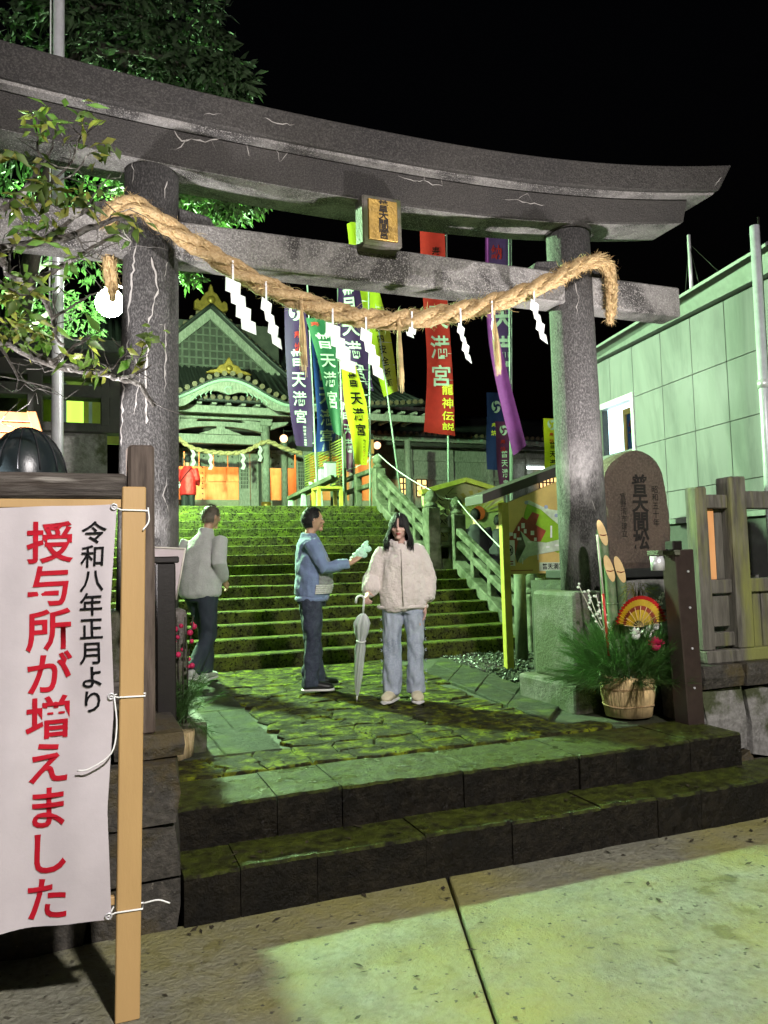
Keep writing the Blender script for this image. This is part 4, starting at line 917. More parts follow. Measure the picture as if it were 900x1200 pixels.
# ------------------------------------------------------------------ right foreground: steel post, pine arrangement, stone fence, monument, map board
rp_ = thing('steel_post', 'brown square steel post with a small cup fitting beside the pine tub', 'post', (3.9, 4.3, 0))
a = at(783, 645, Y=4.3)
MB().add([(3.80, 4.24, 1.20), (3.965, 4.24, 1.205), (3.965, 4.38, 1.205), (3.80, 4.38, 1.20), (3.845, 4.24, -.03), (3.985, 4.24, -.03), (3.985, 4.38, -.03), (3.845, 4.38, -.03)],
         [(0, 1, 2, 3), (7, 6, 5, 4), (4, 5, 1, 0), (5, 6, 2, 1), (6, 7, 3, 2), (7, 4, 0, 3)]).build('shaft', 'brown_metal', rp_, bevel=.006)
MB().box(3.64, 3.83, 4.22, 4.34, 1.165, 1.20).build('bracket', 'rail_stone', rp_, bevel=.004)
MB().lathe([(.045, 0), (.05, .10), (.045, .10), (.04, .01)], (3.68, 4.28, 1.062), 16).build('cup', 'steel', rp_)
for z in (.25, .52, .80, 1.05): MB().cyl((3.90, 4.238, z), (3.90, 4.23, z), .008, n=8).build('screw', 'steel', rp_)

kd = thing('new_year_pine', 'large pine and bamboo arrangement with gold fan in a straw tub', 'plant', (3.76, 4.72, 0))
kx, ky = 3.74, 4.74
r3 = random.Random(33)
tub = MB().lathe([(.157, 0), (.162, .02), (.178, .15), (.192, .285), (.178, .285), (.165, .2)], (kx, ky, .005), 28).build('tub', 'straw', kd)
m = MB()
for k in range(230):
    a = 2*pi*k/230+r3.uniform(-.01, .01); r0, r1 = .163, .195
    m.tube([(kx+cos(a)*r0*1.0, ky+sin(a)*r0, .0), (kx+cos(a)*(.183+r3.uniform(0, .006)), ky+sin(a)*(.183+r3.uniform(0, .006)), .14), (kx+cos(a+r3.uniform(-.02, .02))*(r1+.006), ky+sin(a)*(r1+.006), .290+r3.uniform(-.012, .02))], .0042, 4)
tag(m.build('straw_wrap', 'straw_pale', tub, recalc=False), kind='stuff')
for z, rr_ in ((.08, .181), (.205, .197), (.213, .199)):
    MB().tube([(kx+cos(t)*rr_, ky+sin(t)*rr_, z+.006*sin(3*t)) for t in [2*pi*i/28 for i in range(29)]], .006, 6, cap=False).build('binding', 'rope', tub)
m = MB()
for _ in range(230):
    a = r3.uniform(0, 2*pi); el = r3.uniform(-.15, 1.2); L = r3.uniform(.24, .46)*(1.2 if cos(a) < 0 else .95)
    d = Vector((cos(a)*cos(el), sin(a)*cos(el)*.8, sin(el)*.8+.1)); base = Vector((kx+cos(a)*.07, ky+sin(a)*.06-.03, .26))
    needle_spray(m, base, d, L, 75, r3, .30, .12)
needles = m.build('pine_needles', 'needle', kd, recalc=False)
for k, (dx, dy, zt, r) in enumerate(((-.075, .09, 1.45, .040), (-.095, .0, 1.18, .040), (.0, .0, 1.17, .042))):
    x, y = kx+dx-.02, ky+dy; cut = .20
    n = 16; vs = []; fs = []
    for i in range(n):
        t = 2*pi*i/n; vs.append((x+cos(t)*r+.03, y+sin(t)*r, .2))
    for i in range(n):
        t = 2*pi*i/n; vs.append((x+cos(t)*r, y+sin(t)*r, zt-cut*(.5-sin(t)*.5)))
    b = MB().add(vs, [(i, (i+1) % n, n+(i+1) % n, n+i) for i in range(n)], True).build('bamboo', 'bamboo', kd, recalc=False)
    MB().add([(x+cos(2*pi*i/n)*r*.96, y+sin(2*pi*i/n)*r*.96-.001, zt-cut*(.5-sin(2*pi*i/n)*.5)+.001) for i in range(n)], [tuple(range(n))]).build('cut_face', 'bamboo_cut', b, recalc=False)
    zn = zt-.115; MB().tube([(x-r*.8, y-r*.2, zn), (x, y-r*.45, zn-.005), (x+r*.8, y-r*.2, zn)], .0035, 5).build('node_ring', 'fan_brown', b)
    MB().tube([(x+cos(t)*r*1.03+.012, y+sin(t)*r*1.03, .82) for t in [2*pi*i/14 for i in range(15)]], .005, 5, cap=False).build('node_ring', 'bamboo', b)
fan = thing('folding_fan', 'open folding fan in gold and red on the pine arrangement', 'fan', (kx, ky-.19, .68))
fc = Vector((kx-.045, ky-.20, .66)); NF = 24
for name, ra, rb, mt, zoff in (('fan_leaf', .045, .122, 'fan_gold', 0), ('fan_band', .122, .152, 'fan_brown', 0), ('fan_leaf', .152, .196, 'fan_gold', 0), ('fan_border', .196, .222, 'fan_red', 0)):
    m = MB()
    for i in range(NF):
        t0, t1, t2 = [pi*(.04+.92*(i+k*.5)/NF) for k in range(3)]
        for ta, tb_, ya, yb in ((t0, t1, 0, -.012), (t1, t2, -.012, 0)):
            m.add([fc+Vector((-cos(ta)*ra, ya*ra/.1-.03*ra/.2, sin(ta)*ra)), fc+Vector((-cos(ta)*rb, ya*rb/.1-.03*rb/.2, sin(ta)*rb)), fc+Vector((-cos(tb_)*rb, yb*rb/.1-.03*rb/.2, sin(tb_)*rb)), fc+Vector((-cos(tb_)*ra, yb*ra/.1-.03*ra/.2, sin(tb_)*ra))], [(0, 1, 2, 3)])
    m.build(name, mt, fan, recalc=False)
for i in range(0, NF+1, 3):
    t = pi*(.04+.92*i/NF); MB().tube([fc+Vector((0, -.02, 0)), fc+Vector((-cos(t)*.15, -.045, sin(t)*.15))], .0025, 5).build('fan_rib', 'bamboo_cut', fan)
def blossom(label, c, r, mat, n=34, parent=None):
    t = thing('flower', label, 'flower', c); m = MB(); c = Vector(c)
    for k in range(n):
        a = k*2.4; el = 1.35-k/n*1.25; d = Vector((cos(a)*cos(el), sin(a)*cos(el)*.8-.5, sin(el))).normalized(); s = d.cross(Vector((0, 0, 1))).normalized(); u = s.cross(d)
        p = c+d*r*(.25+.5*k/n); w = r*.42
        m.add([p, p+s*w*.6+d*w*.5+u*w*.2, p+d*w*1.15+u*w*.45, p-s*w*.6+d*w*.5+u*w*.2], [(0, 1, 2, 3)])
    m.build('petals', mat, t, recalc=False); MB().ball(c, r*.55, n=10, m=8).build('heart', mat, t)
blossom('white flower below the fan, left of the pair', (kx-.10, ky-.24, .605), .060, 'petal_white'); blossom('white flower below the fan, right of the pair', (kx+.0, ky-.25, .61), .052, 'petal_white')
blossom('white blossom at the lower right edge of the fan', (kx+.12, ky-.2, .65), .042, 'petal_white'); blossom('crimson flower below the gold fan', (kx+.04, ky-.28, .525), .066, 'petal_pink', 44)
for side, x0, lb in ((-1, -.17, 'twig with white blossoms left of the bamboo'), (1, .22, 'twig with white blossoms right of the fan')):
    t = thing('blossom_twig', lb, 'twig', (kx+x0, ky, .5))
    for k in range(4):
        p0 = Vector((kx+x0*.6, ky-.02, .45)); p1 = Vector((kx+x0+side*(.05+.06*k)-.03*side, ky-.03+.02*k, .86+.035*k-(.0 if side < 0 else .06)))
        pm_ = p0.lerp(p1, .5)+Vector((side*.03, 0, .03)); pts = cat_path([p0, pm_, p1], 5); MB().tube(pts, .003, 5).build('stem', 'twig_pale', t)
        for j in range(9):
            q = pts[r3.randrange(4, len(pts))]+Vector((r3.uniform(-.02, .02), r3.uniform(-.02, .01), r3.uniform(-.02, .02))); MB().ball(q, .012, .010, .009, n=6, m=4).build('blossom', 'petal_white', t)
sk = thing('decorated_stick', 'thin white and red ornamental stick beside the bamboo', 'stick', (kx-.2, ky, .3))
MB().tube([(kx-.20, ky-.06, .45), (kx-.225, ky-.06, .90)], .009, 8).build('red_end', 'fan_red', sk); MB().tube([(kx-.225, ky-.06, .90), (kx-.255, ky-.06, 1.33)], .008, 8).build('white_end', 'twig_pale', sk)
gs = thing('gold_grass', 'curved golden straw loops above the fan', 'grass', (kx, ky, .8)); m = MB()
for k in range(26):
    a = r3.uniform(-1, 1); m.tube(cat_path([Vector((kx+.03, ky-.12, .80)), Vector((kx+.03+a*.08, ky-.13, .93+r3.uniform(-.03, .05))), Vector((kx+.03+a*.19, ky-.15, .90+r3.uniform(-.08, .05)))], 4), .002, 4)
m.build('straws', 'leaf_young', gs, recalc=False)

# right stone base wall and timber fence
rw = thing('stone_wall', 'pale rough stone base wall under the right timber fence', 'wall', (4.4, 4.4, 0))
MB().box(4.05, 6.4, 4.36, 4.95, -.3, .33).build('core', 'soil', rw)
for (x0, x1, z0, z1, mt) in ((3.99, 4.40, -.22, .22, 'wall_pale'), (4.41, 4.72, -.28, .20, 'wall_pale'), (4.73, 5.3, -.28, .22, 'wall_stone'), (5.31, 6.2, -.28, .22, 'wall_pale'), (4.0, 4.43, -.40, -.235, 'wall_stone'), (4.44, 5.0, -.44, -.29, 'wall_stone')):
    stone_block(rw, x0, x1, 4.26, 4.7, z0, z1, mt, .02)
for (x0, x1) in ((3.975, 4.36), (4.365, 4.95), (4.955, 6.2)): stone_block(rw, x0, x1, 4.22, 4.75, .225, .385, 'wall_stone', .010, 'cap_stone')
for y in (4.72, 5.1): stone_block(rw, 4.02, 4.4, y, y+.37, -.15, .38, 'wall_stone', .02)
tf = thing('timber_fence', 'weathered grey timber fence with gap slats coloured as lit on the right wall', 'fence', (4.4, 4.4, .39))
MB().box(4.10, 5.6, 4.30, 4.56, .385, .475, jit=.004, rnd=r3).build('sill', 'grey_wood', tf, bevel=.01)
MB().box(4.10, 4.205, 4.33, 4.45, .475, 1.655, jit=.003, rnd=r3).build('post', 'grey_wood', tf, bevel=.012)
MB().box(4.40, 4.55, 4.30, 4.46, .475, 1.735, jit=.003, rnd=r3).build('post', 'grey_wood', tf, bevel=.012)
MB().box(5.02, 5.19, 4.30, 4.46, .475, 1.735).build('post', 'grey_wood', tf, bevel=.012)
MB().box(4.206, 4.399, 4.34, 4.42, 1.50, 1.60).build('rail', 'grey_wood', tf, bevel=.006); MB().box(4.551, 5.4, 4.34, 4.43, 1.50, 1.63).build('rail', 'grey_wood', tf, bevel=.006)
MB().box(4.206, 4.399, 4.34, 4.42, .88, .98).build('rail', 'grey_wood', tf, bevel=.006); MB().box(4.551, 5.4, 4.34, 4.43, .88, .98).build('rail', 'grey_wood', tf, bevel=.006)
MB().box(4.206, 4.399, 4.34, 4.42, .50, .60).build('rail', 'grey_wood', tf, bevel=.006)
MB().box(4.215, 4.30, 4.38, 4.41, .98, 1.50).build('slat', 'lit_wood', tf, bevel=.004); MB().box(4.325, 4.395, 4.40, 4.43, .98, 1.50).build('slat', 'grey_wood', tf, bevel=.004)  # orange slat colour stands in for warm light in the gap
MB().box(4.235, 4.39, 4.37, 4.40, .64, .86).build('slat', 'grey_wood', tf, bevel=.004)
MB().box(4.555, 4.60, 4.38, 4.41, .98, 1.50).build('slat', 'lit_wood', tf, bevel=.004)  # warm light put into this slat's colour too
for i in range(5): MB().box(4.62+i*.085, 4.69+i*.085, 4.37, 4.40, .476, .88).build('slat', 'grey_wood', tf, bevel=.004)

# retaining wall with monument stone
mw = thing('stone_wall', 'low block wall carrying the inscribed monument stone', 'wall', (5.2, 6.4, 0))
MB().box(4.35, 6.4, 6.25, 7.0, -.1, .95).build('core', 'soil', mw)
z = -.02
for row, hh in enumerate((.32, .33, .32)):
    x = 4.3-.12*(row % 2)
    while x < 6.4:
        x2 = x+r3.uniform(.42, .62); stone_block(mw, max(4.25, x)+.004, x2-.004, 6.12, 6.4, z+.004, z+hh-.004, 'wall_pale' if r3.random() < .6 else 'wall_stone', .010); x = x2
    z += hh
MB().box(4.5, 6.3, 6.10, 6.95, .962, 1.05).build('ledge', 'dark_void', mw, bevel=.01)  # near-black slab colour stands in for the shadow beneath the monument
mo = thing('monument_stone', 'brown upright monument stone with carved characters and rounded top', 'monument', (5.15, 6.4, 1.05))
out = [at(*p, Y=6.3) for p in ((712, 668), (709, 640), (709, 600), (708, 570), (711, 552), (722, 537), (736, 529), (750, 526), (764, 532), (775, 545), (781, 562), (785, 590), (788, 612), (788, 640), (780, 668))]
out = cat_path(out, 3); cen = sum(out, Vector())/len(out); m = MB(); n = len(out); r4 = random.Random(4)
rings = [(6.30, .90), (6.33, .97), (6.40, 1.0), (6.58, .98), (6.66, .9)]; vs = []; fs = []
for y, s in rings:
    for p in out: q = cen+(p-cen)*s; vs.append((q.x+r4.uniform(-.006, .006), y+r4.uniform(-.004, .004), q.z if q.z > 1.07 else 1.045))
for k in range(len(rings)-1): fs += [(k*n+i, k*n+(i+1) % n, (k+1)*n+(i+1) % n, (k+1)*n+i) for i in range(n)]
fs += [tuple(reversed(range(n))), tuple((len(rings)-1)*n+i for i in range(n))]
stn = m.add(vs, fs, False).build('stone', 'monument', mo)
t_ = at(748, 555, Y=6.29)
lettering('carved_lettering', '普天間松', .205, lambda x, y: (t_.x+.015+x+y*.02, 6.292, t_.z-.02+y), 'carved', stn, bold=.03, line=.92)
lettering('carved_lettering', '昭和五十年', .085, lambda x, y: (t_.x+.20+x, 6.292, t_.z-.12+y), 'carved', stn, bold=.0, line=1.0)
lettering('carved_lettering', '宜野湾市建立', .075, lambda x, y: (t_.x-.20+x, 6.292, t_.z-.20+y), 'carved', stn, bold=.0, line=1.0)

# map board
mb_ = thing('map_board', 'roofed wooden board with a painted map of the shrine grounds', 'sign', (5, 7.4, 0))
xl = at(592, 765, Y=7.4).x; xr = 5.95; zb = 1.01; ze = 1.80; zp = 2.12; xc = (xl+xr)/2+.1
MB().box(xl, xl+.085, 7.36, 7.44, -.05, 1.80).build('post', 'post_yellow', mb_, bevel=.004); MB().box(xr-.085, xr, 7.36, 7.44, -.05, 1.80).build('post', 'post_yellow', mb_, bevel=.004)
MB().prism([(xl+.085, 7.38, zb), (xr-.085, 7.38, zb), (xr-.085, 7.38, ze), (xc, 7.38, zp), (xl+.085, 7.38, ze)], (0, .04, 0)).build('panel', 'board_tan', mb_, bevel=.004)
for s, xe in ((-1, xl-.27), (1, xr+.27)):
    P0, P1 = Vector((xe, 7.29, ze-.02)), Vector((xc, 7.29, zp+.06)); MB().prism([P0, P1, P1+Vector((0, 0, .11)), P0+Vector((0, 0, .10))], (0, .42, 0)).build('roof', 'roof_felt', mb_, bevel=.004)
def map_patch(pts, mat, name, off): MB().prism([at(x, y, Y=7.38-off) for x, y in pts], (0, .002, 0)).build(name, mat, mb_)
map_patch([(615, 600), (618, 590), (632, 595), (650, 605), (672, 606), (672, 640), (654, 648), (634, 640), (617, 620), (613, 610)], 'map_green', 'map_area', .003)
map_patch([(614, 588), (620, 586), (634, 593), (645, 597), (672, 600), (672, 618), (655, 615), (644, 606), (634, 597), (620, 591)], 'map_pale', 'map_area', .006)
map_patch([(612, 606), (640, 622), (634, 634), (607, 644), (595, 634)], 'map_brown', 'map_area', .006)
map_patch([(624, 600), (632, 603), (626, 620), (616, 612)], 'map_brown', 'map_area', .007)
map_patch([(595, 634), (607, 644), (603, 652), (595, 648)], 'map_brown', 'map_area', .0065)
map_patch([(610, 622), (622, 634), (640, 636), (672, 628), (672, 642), (640, 648), (620, 652), (610, 660), (604, 655)], 'map_pale', 'map_area', .009)
map_patch([(610, 622), (616, 640), (606, 660), (604, 650)], 'rail_stone', 'map_area', .011)
for k, (x, y, w, h) in enumerate(((602, 625, 3, 6), (607, 617, 2, 5), (611, 613, 4, 6), (614, 620, 3, 5), (606, 630, 5, 3), (622, 622, 4, 5), (618, 634, 5, 2), (626, 630, 3, 4), (645, 616, 2, 14), (640, 640, 4, 2), (650, 638, 5, 2), (630, 648, 1, 8), (612, 654, 1, 7), (597, 624, 4, 4), (655, 630, 6, 2))):
    map_patch([(x, y), (x+w, y), (x+w, y+h), (x, y+h)], 'sign_white', 'map_caption', .013)
for x, y in ((617, 589), (640, 594), (652, 604)): map_patch([(x+2.2*cos(t), y+2.2*sin(t)) for t in [2*pi*i/12 for i in range(12)]], 'map_blue', 'map_marker', .012)
map_patch([(592, 633), (603, 633), (604, 663), (593, 663)], 'sign_white', 'notice_plate', .008)
c = at(598, 645, Y=7.368)
MB().tube([(c.x+.032*cos(t), 7.368, c.z+.052*sin(t)) for t in [2*pi*i/20 for i in range(21)]], .005, 5, up=(0, 1, 0), cap=False).build('ban_ring', 'black_ink', mb_); MB().bar((c.x-.022, 7.368, c.z+.035), (c.x+.022, 7.368, c.z-.035), .004, .009, up=(0, 1, 0)).build('ban_bar', 'black_ink', mb_)
MB().prism([c+Vector((-.018, 0, .012)), c+Vector((-.004, 0, .014)), c+Vector((.010, 0, .024)), c+Vector((.018, 0, .018)), c+Vector((.012, 0, .006)), c+Vector((.012, 0, -.02)), c+Vector((.006, 0, -.02)), c+Vector((.004, 0, -.006)), c+Vector((-.008, 0, -.006)), c+Vector((-.010, 0, -.02)), c+Vector((-.016, 0, -.02))], (0, .001, 0)).build('dog_mark', 'black_ink', mb_)
for i, z_ in enumerate((658, 661)): q = at(598, z_, Y=7.366); MB().box(q.x-.038, q.x+.038, 7.366, 7.367, q.z-.006, q.z+.006).build('notice_text', 'map_brown', mb_)
map_patch([(632, 659), (690, 659), (690, 669), (632, 669)], 'map_pale', 'title_plate', .008)
q = at(634, 668, Y=7.366); lettering('title_lettering', '普天満宮境内案内図', .072, lambda x, y: (q.x+.34+x, 7.366, q.z+.012+y), 'black_ink', mb_, vertical=False, bold=.01)
q = at(597, 669, Y=7.366); MB().box(q.x, q.x+.3, 7.366, 7.367, q.z-.004, q.z+.005).build('small_print', 'map_brown', mb_)
# log fence behind the board
lf = thing('log_fence', 'mossy log fence behind the map board', 'fence', (5, 7.9, 0))
for x in (4.78, 5.55, 6.3): MB().tube([(x, 7.95, -.05), (x+.01, 7.95, 1.0)], [.075, .07], 12).build('post', 'fence_green', lf)
MB().tube([(4.95, 7.78, -.05), (4.96, 7.78, .95)], [.06, .055], 12).build('post', 'fence_green', lf)
for z_ in (.12, .36, .58, .80): MB().tube([(4.98, 7.86, z_), (5.6, 7.87, z_+.02), (6.3, 7.85, z_)], .045, 10).build('rail', 'fence_green', lf)
# ------------------------------------------------------------------ shrine hall behind the stairs
SX, SY, SZ = 3.57, 22.0, 2.86          # centre of the porch bay, front column line, floor level
sh = thing('shrine_hall', 'grey-green timber shrine hall with curved gable porch and lit orange interior', 'shrine', (SX, SY, ZT))
bay = 1.305
def B(x0, x1, y0, y1, z0, z1, name, mat, parent=None, bevel=.012): return MB().box(x0, x1, y0, y1, z0, z1).build(name, mat, parent or sh, bevel=bevel)
B(-4, 12.2, 21.3, 32, ZT-.1, SZ, 'stone_base', 'rail_stone')
for k in range(3): B(SX-2.2, SX+2.2, 20.3+.34*k, 21.29, ZT-.05, ZT+.2*(k+1), 'base_step', 'rail_stone')
cols = (SX-bay, SX+bay, SX+bay+.95, SX-bay-.95, SX+bay+3.2, SX+bay+5.2)
for i, x in enumerate(cols[:2]):
    c = MB().tube([(x, SY, SZ), (x, SY, 5.28)], .13, 16).build('column', 'shrine_wood', sh); MB().tube([(x, SY, SZ+.001), (x, SY, SZ+.2)], .145, 16).build('metal_shoe', 'gold', c)
    MB().box(x-.17, x+.17, SY-.17, SY+.17, 5.28, 5.42).build('capital', 'shrine_wood', c, bevel=.02)
    for s in (-1, 1): MB().prism([(x+s*.16, SY-.08, 5.40), (x+s*.16, SY-.08, 5.18), (x+s*.62, SY-.08, 5.34), (x+s*.70, SY-.08, 5.44)], (0, .16, 0)).build('bracket_arm', 'shrine_wood', c, bevel=.02)
for x in cols[2:]: MB().tube([(x, SY+1.6, SZ), (x, SY+1.6, 5.3)], .11, 12).build('column', 'shrine_wood', sh)
# porch beams: lower tie, arched rainbow beam, frog-leg strut, upper tie
B(SX-bay+.13, SX+bay-.13, SY-.09, SY+.09, 4.72, 4.98, 'tie_beam', 'shrine_wood'); B(SX-bay-.2, SX+bay+.2, SY-.12, SY+.12, 5.42, 5.62, 'tie_beam', 'shrine_wood')
m = MB(); A = []; Bq = []
for i in range(21):
    u = -1+i/10; A.append(Vector((SX+u*1.2, SY-.10, 5.30+.06*(1-u*u)-.0))); Bq.append(Vector((SX+u*1.2, SY-.10, 5.08+.14*(1-u*u))))
MB().prism(A+Bq[::-1], (0, .2, 0)).build('rainbow_beam', 'shrine_wood', sh, bevel=.01)
fr = [(-.62, 0), (-.5, .06), (-.36, .10), (-.24, .17), (-.12, .20), (-.12, .27), (.12, .27), (.12, .20), (.24, .17), (.36, .10), (.5, .06), (.62, 0)]
MB().prism([(SX+x, SY-.12, 4.985+z*.85) for x, z in fr], (0, .14, 0)).build('frog_strut', 'shrine_wood', sh, bevel=.008)
B(SX-.08, SX+.08, SY-.1, SY+.1, 5.62, 5.86, 'king_strut', 'shrine_wood')
# curved porch gable (karahafu)
KY = 20.45
def kz(u):
    a = abs(u)
    return 5.62+.62*.5*(1+cos(pi*min(1, a/1.75)))-.10*max(0, a-1.75)*0+.16*max(0, a-1.9)**1.3
hw = 2.55; n = 48
U = [-hw+2*hw*i/n for i in range(n+1)]
def low(u): return kz(u)-(.20+.22*max(0, 1-abs(u)/.55)**1.2+.10*max(0, 1-abs(abs(u)-1.15)/.35))
top = [Vector((SX+u, KY, kz(u))) for u in U]; bot = [Vector((SX+u, KY, low(u)-.018*abs(sin(u*11)))) for u in U]
gb = MB(); gb.strip(top, bot, False); gb.strip([p+Vector((0, .1, 0)) for p in top], [p+Vector((0, .1, 0)) for p in bot], False); gb.strip(bot, [p+Vector((0, .1, 0)) for p in bot], False)
gbo = gb.build('gable_board', 'shrine_wood', sh)
MB().tube([Vector((SX+u, KY-.02, kz(u)-.02)) for u in U], [(.035, .05)]*len(U), 8).build('rim', 'green_post', gbo)
cs = [(SX-.02+.10*cos(t), KY-.015, 5.93+.10*sin(t)) for t in [.6+i*.55 for i in range(9)]]
MB().tube(cs, .022, 6).build('carving', 'green_post', gbo)
for s in (-1, 1):
    for i in range(5): MB().tube([(SX+s*(.42+.13*i), KY-.012, 5.92-.045*i), (SX+s*(.50+.13*i), KY-.012, 5.86-.05*i), (SX+s*(.48+.13*i), KY-.012, 5.80-.05*i)], .016, 5).build('carving', 'green_post', gbo)
pr_ = MB()
pr_.strip([Vector((SX+u, KY-.12, kz(u)+.05)) for u in U], [Vector((SX+u, KY+3.6, kz(u)+.05)) for u in U]); pr_.strip([Vector((SX+u, KY-.12, kz(u)+.05)) for u in U], [Vector((SX+u, KY-.12, kz(u)+.005)) for u in U])
pr_.strip([Vector((SX+u, KY-.12, kz(u)+.005)) for u in U], [Vector((SX+u, KY+3.6, kz(u)+.005)) for u in U])
pr_.build('porch_roof', 'roof_tile', sh)
et = MB().tube([(0, -.03, 0), (0, .10, 0)], .070, 12).mesh('end_tile'); et.materials.append(M['end_tile'])
rt_ = MB().tube([(0, .1, 0), (0, 3.6, 0)], .055, 8).mesh('roll_tile'); rt_.materials.append(M['roof_tile'])
s = 0; last = None; nt_ = 0
for i in range(400):
    u = -hw+2*hw*i/399; p = Vector((SX+u, KY-.16, kz(u)+.12))
    if last is None or (p-last).length >= .205:
        link('end_tile', et, sh, tolocal(sh, p)); link('roll_tile', rt_, sh, tolocal(sh, p)); last = p
# main roof: front slope under the big gable and the triangular gable itself
EZ = 6.55; RY = 23.6
mr = MB(); mr.grid(lambda u, v: Vector((-4.5+u*14.2, 20.9+v*5.4, 5.75+v*v*2.1+v*1.7+.25*abs(2*u-1)**4)), 24, 10); mr.build('main_roof', 'roof_tile', sh, solid=.10)
for i in range(70):
    x = -4.4+.2*i
    if x > 9.6: break
    c = abs(2*((x+4.5)/14.2)-1)**4*.25; P = [(x, 20.9+v*5.4, 5.83+v*v*2.1+v*1.7+c) for v in (0, .25, .5, .75, 1)]
    MB().tube(P, .05, 6).build('roll_tile', 'roof_tile', sh)
    link('end_tile', et, sh, tolocal(sh, (x, 20.88, 5.83+c)))
mz = MB().box(-4.5, 9.7, 21.2, 21.35, 5.46, 5.66).build('eave_board', 'shrine_wood', sh)
for i in range(36): B(-4.4+.4*i, -4.28+.4*i, 21.0, 23, 5.66, 5.735, 'rafter', 'shrine_wood', None, 0)
GX, GY, GZ = SX+.02, 23.9, 9.25
gh = 3.1; gs_ = .90
def gl_(u): return GZ-gs_*abs(u)+.10*max(0, abs(u)-1.6)**1.5
for s in (-1, 1):
    P = [Vector((GX+s*gh*t, GY-.2, gl_(gh*t))) for t in [i/10 for i in range(11)]]; Q = [p+Vector((0, 0, -.34)) for p in P]
    MB().prism(P+Q[::-1], (0, .12, 0)).build('barge_board', 'shrine_wood', sh, bevel=.01)
    rf = MB().strip([p+Vector((0, -.25, .06)) for p in P], [p+Vector((0, 4, .06)) for p in P]).build('gable_roof', 'roof_tile', sh, solid=.08)
    for i in range(1, 17):
        t = i/16; link('end_tile', et, sh, tolocal(sh, (GX+s*gh*t, GY-.26, gl_(gh*t)+.15)))
B(GX-2.2, GX+2.2, GY+.02, GY+.1, 6.2, 8.9, 'gable_backing', 'shrine_dark')
for i in range(19):
    u = -1.9+i*.211; z1 = gl_(u)-.34
    if z1 > 7.25: B(GX+u-.03, GX+u+.03, GY-.06, GY+.018, 7.15, z1, 'lattice_bar', 'shrine_mid', None, 0)
for j in range(7):
    z_ = 7.2+j*.24; w = (GZ-.36-z_)/gs_
    if w > .1: B(GX-min(w, 2.1), GX+min(w, 2.1), GY-.08, GY-.061, z_, z_+.05, 'lattice_bar', 'shrine_mid', None, 0)
orn = [(-.52, 0), (-.50, .22), (-.40, .30), (-.34, .22), (-.26, .36), (-.18, .50), (-.08, .56), (-.05, .72), (0, .80), (.05, .72), (.08, .56), (.18, .50), (.26, .36), (.34, .22), (.40, .30), (.50, .22), (.52, 0), (.3, -.08), (0, .10), (-.3, -.08)]
MB().prism([(GX+x*1.0, GY-.34, GZ-.06+z) for x, z in orn], (0, .2, 0)).build('ridge_ornament', 'gold', sh, bevel=.02)
MB().ball((GX, GY-.36, GZ+.22), .13, .08, .13, n=12, m=8).build('ridge_boss', 'gold', sh)
og2 = [(-.62, 0), (-.5, .10), (-.34, .14), (-.25, .28), (-.12, .34), (-.05, .50), (0, .58), (.05, .50), (.12, .34), (.25, .28), (.34, .14), (.5, .10), (.62, 0)]
MB().prism([(SX+x, KY-.05, kz(0)+.14+z*.8) for x, z in og2], (0, .18, 0)).build('porch_ornament', 'gold', sh, bevel=.02); MB().ball((SX, KY-.07, kz(0)+.28), .09, .06, .09, n=10, m=8).build('ridge_boss', 'gold', sh)
# hall front: interior back wall lit warm, coffer panels, lattice doors
HY = SY+1.7
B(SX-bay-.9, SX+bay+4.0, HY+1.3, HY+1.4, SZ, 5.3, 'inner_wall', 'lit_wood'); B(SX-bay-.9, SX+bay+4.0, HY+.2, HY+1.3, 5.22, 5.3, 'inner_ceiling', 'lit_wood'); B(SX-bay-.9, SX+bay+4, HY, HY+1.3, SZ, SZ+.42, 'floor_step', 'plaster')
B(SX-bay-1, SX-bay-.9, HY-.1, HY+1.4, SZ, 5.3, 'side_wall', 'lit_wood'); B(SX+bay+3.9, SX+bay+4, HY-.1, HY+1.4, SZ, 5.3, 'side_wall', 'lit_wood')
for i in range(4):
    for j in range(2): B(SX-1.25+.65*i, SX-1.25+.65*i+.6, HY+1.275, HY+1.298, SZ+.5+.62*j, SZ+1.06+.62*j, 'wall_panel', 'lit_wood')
for x in (SX-.1, SX+bay+.52):
    for i in range(8): MB().ball((x, HY+1.26, SZ+.55+.17*i), .022, n=8, m=6).build('stud', 'shrine_dark', sh)
def coffer(x0, x1, n):
    for i in range(n):
        a = x0+(x1-x0)*i/n; b = x0+(x1-x0)*(i+1)/n; p = B(a+.015, b-.015, HY-.08, HY-.02, 4.28, 4.74, 'coffer_panel', 'shrine_wood')
        MB().ball(((a+b)/2-.08, HY-.09, 4.60), .028, n=8, m=6).build('stud', 'shrine_dark', p); MB().ball(((a+b)/2+.1, HY-.09, 4.42), .028, n=8, m=6).build('stud', 'shrine_dark', p)
coffer(SX-bay+.05, SX+.92, 5); coffer(SX+bay+.02, SX+bay+1.3, 3)
B(SX-bay-.9, SX+bay+4, HY-.06, HY+.1, 4.74, 5.5, 'wall_head', 'shrine_dark'); B(SX-bay-.9, SX+bay+4, HY-.10, HY-.061, 4.745, 4.84, 'lintel', 'shrine_wood')
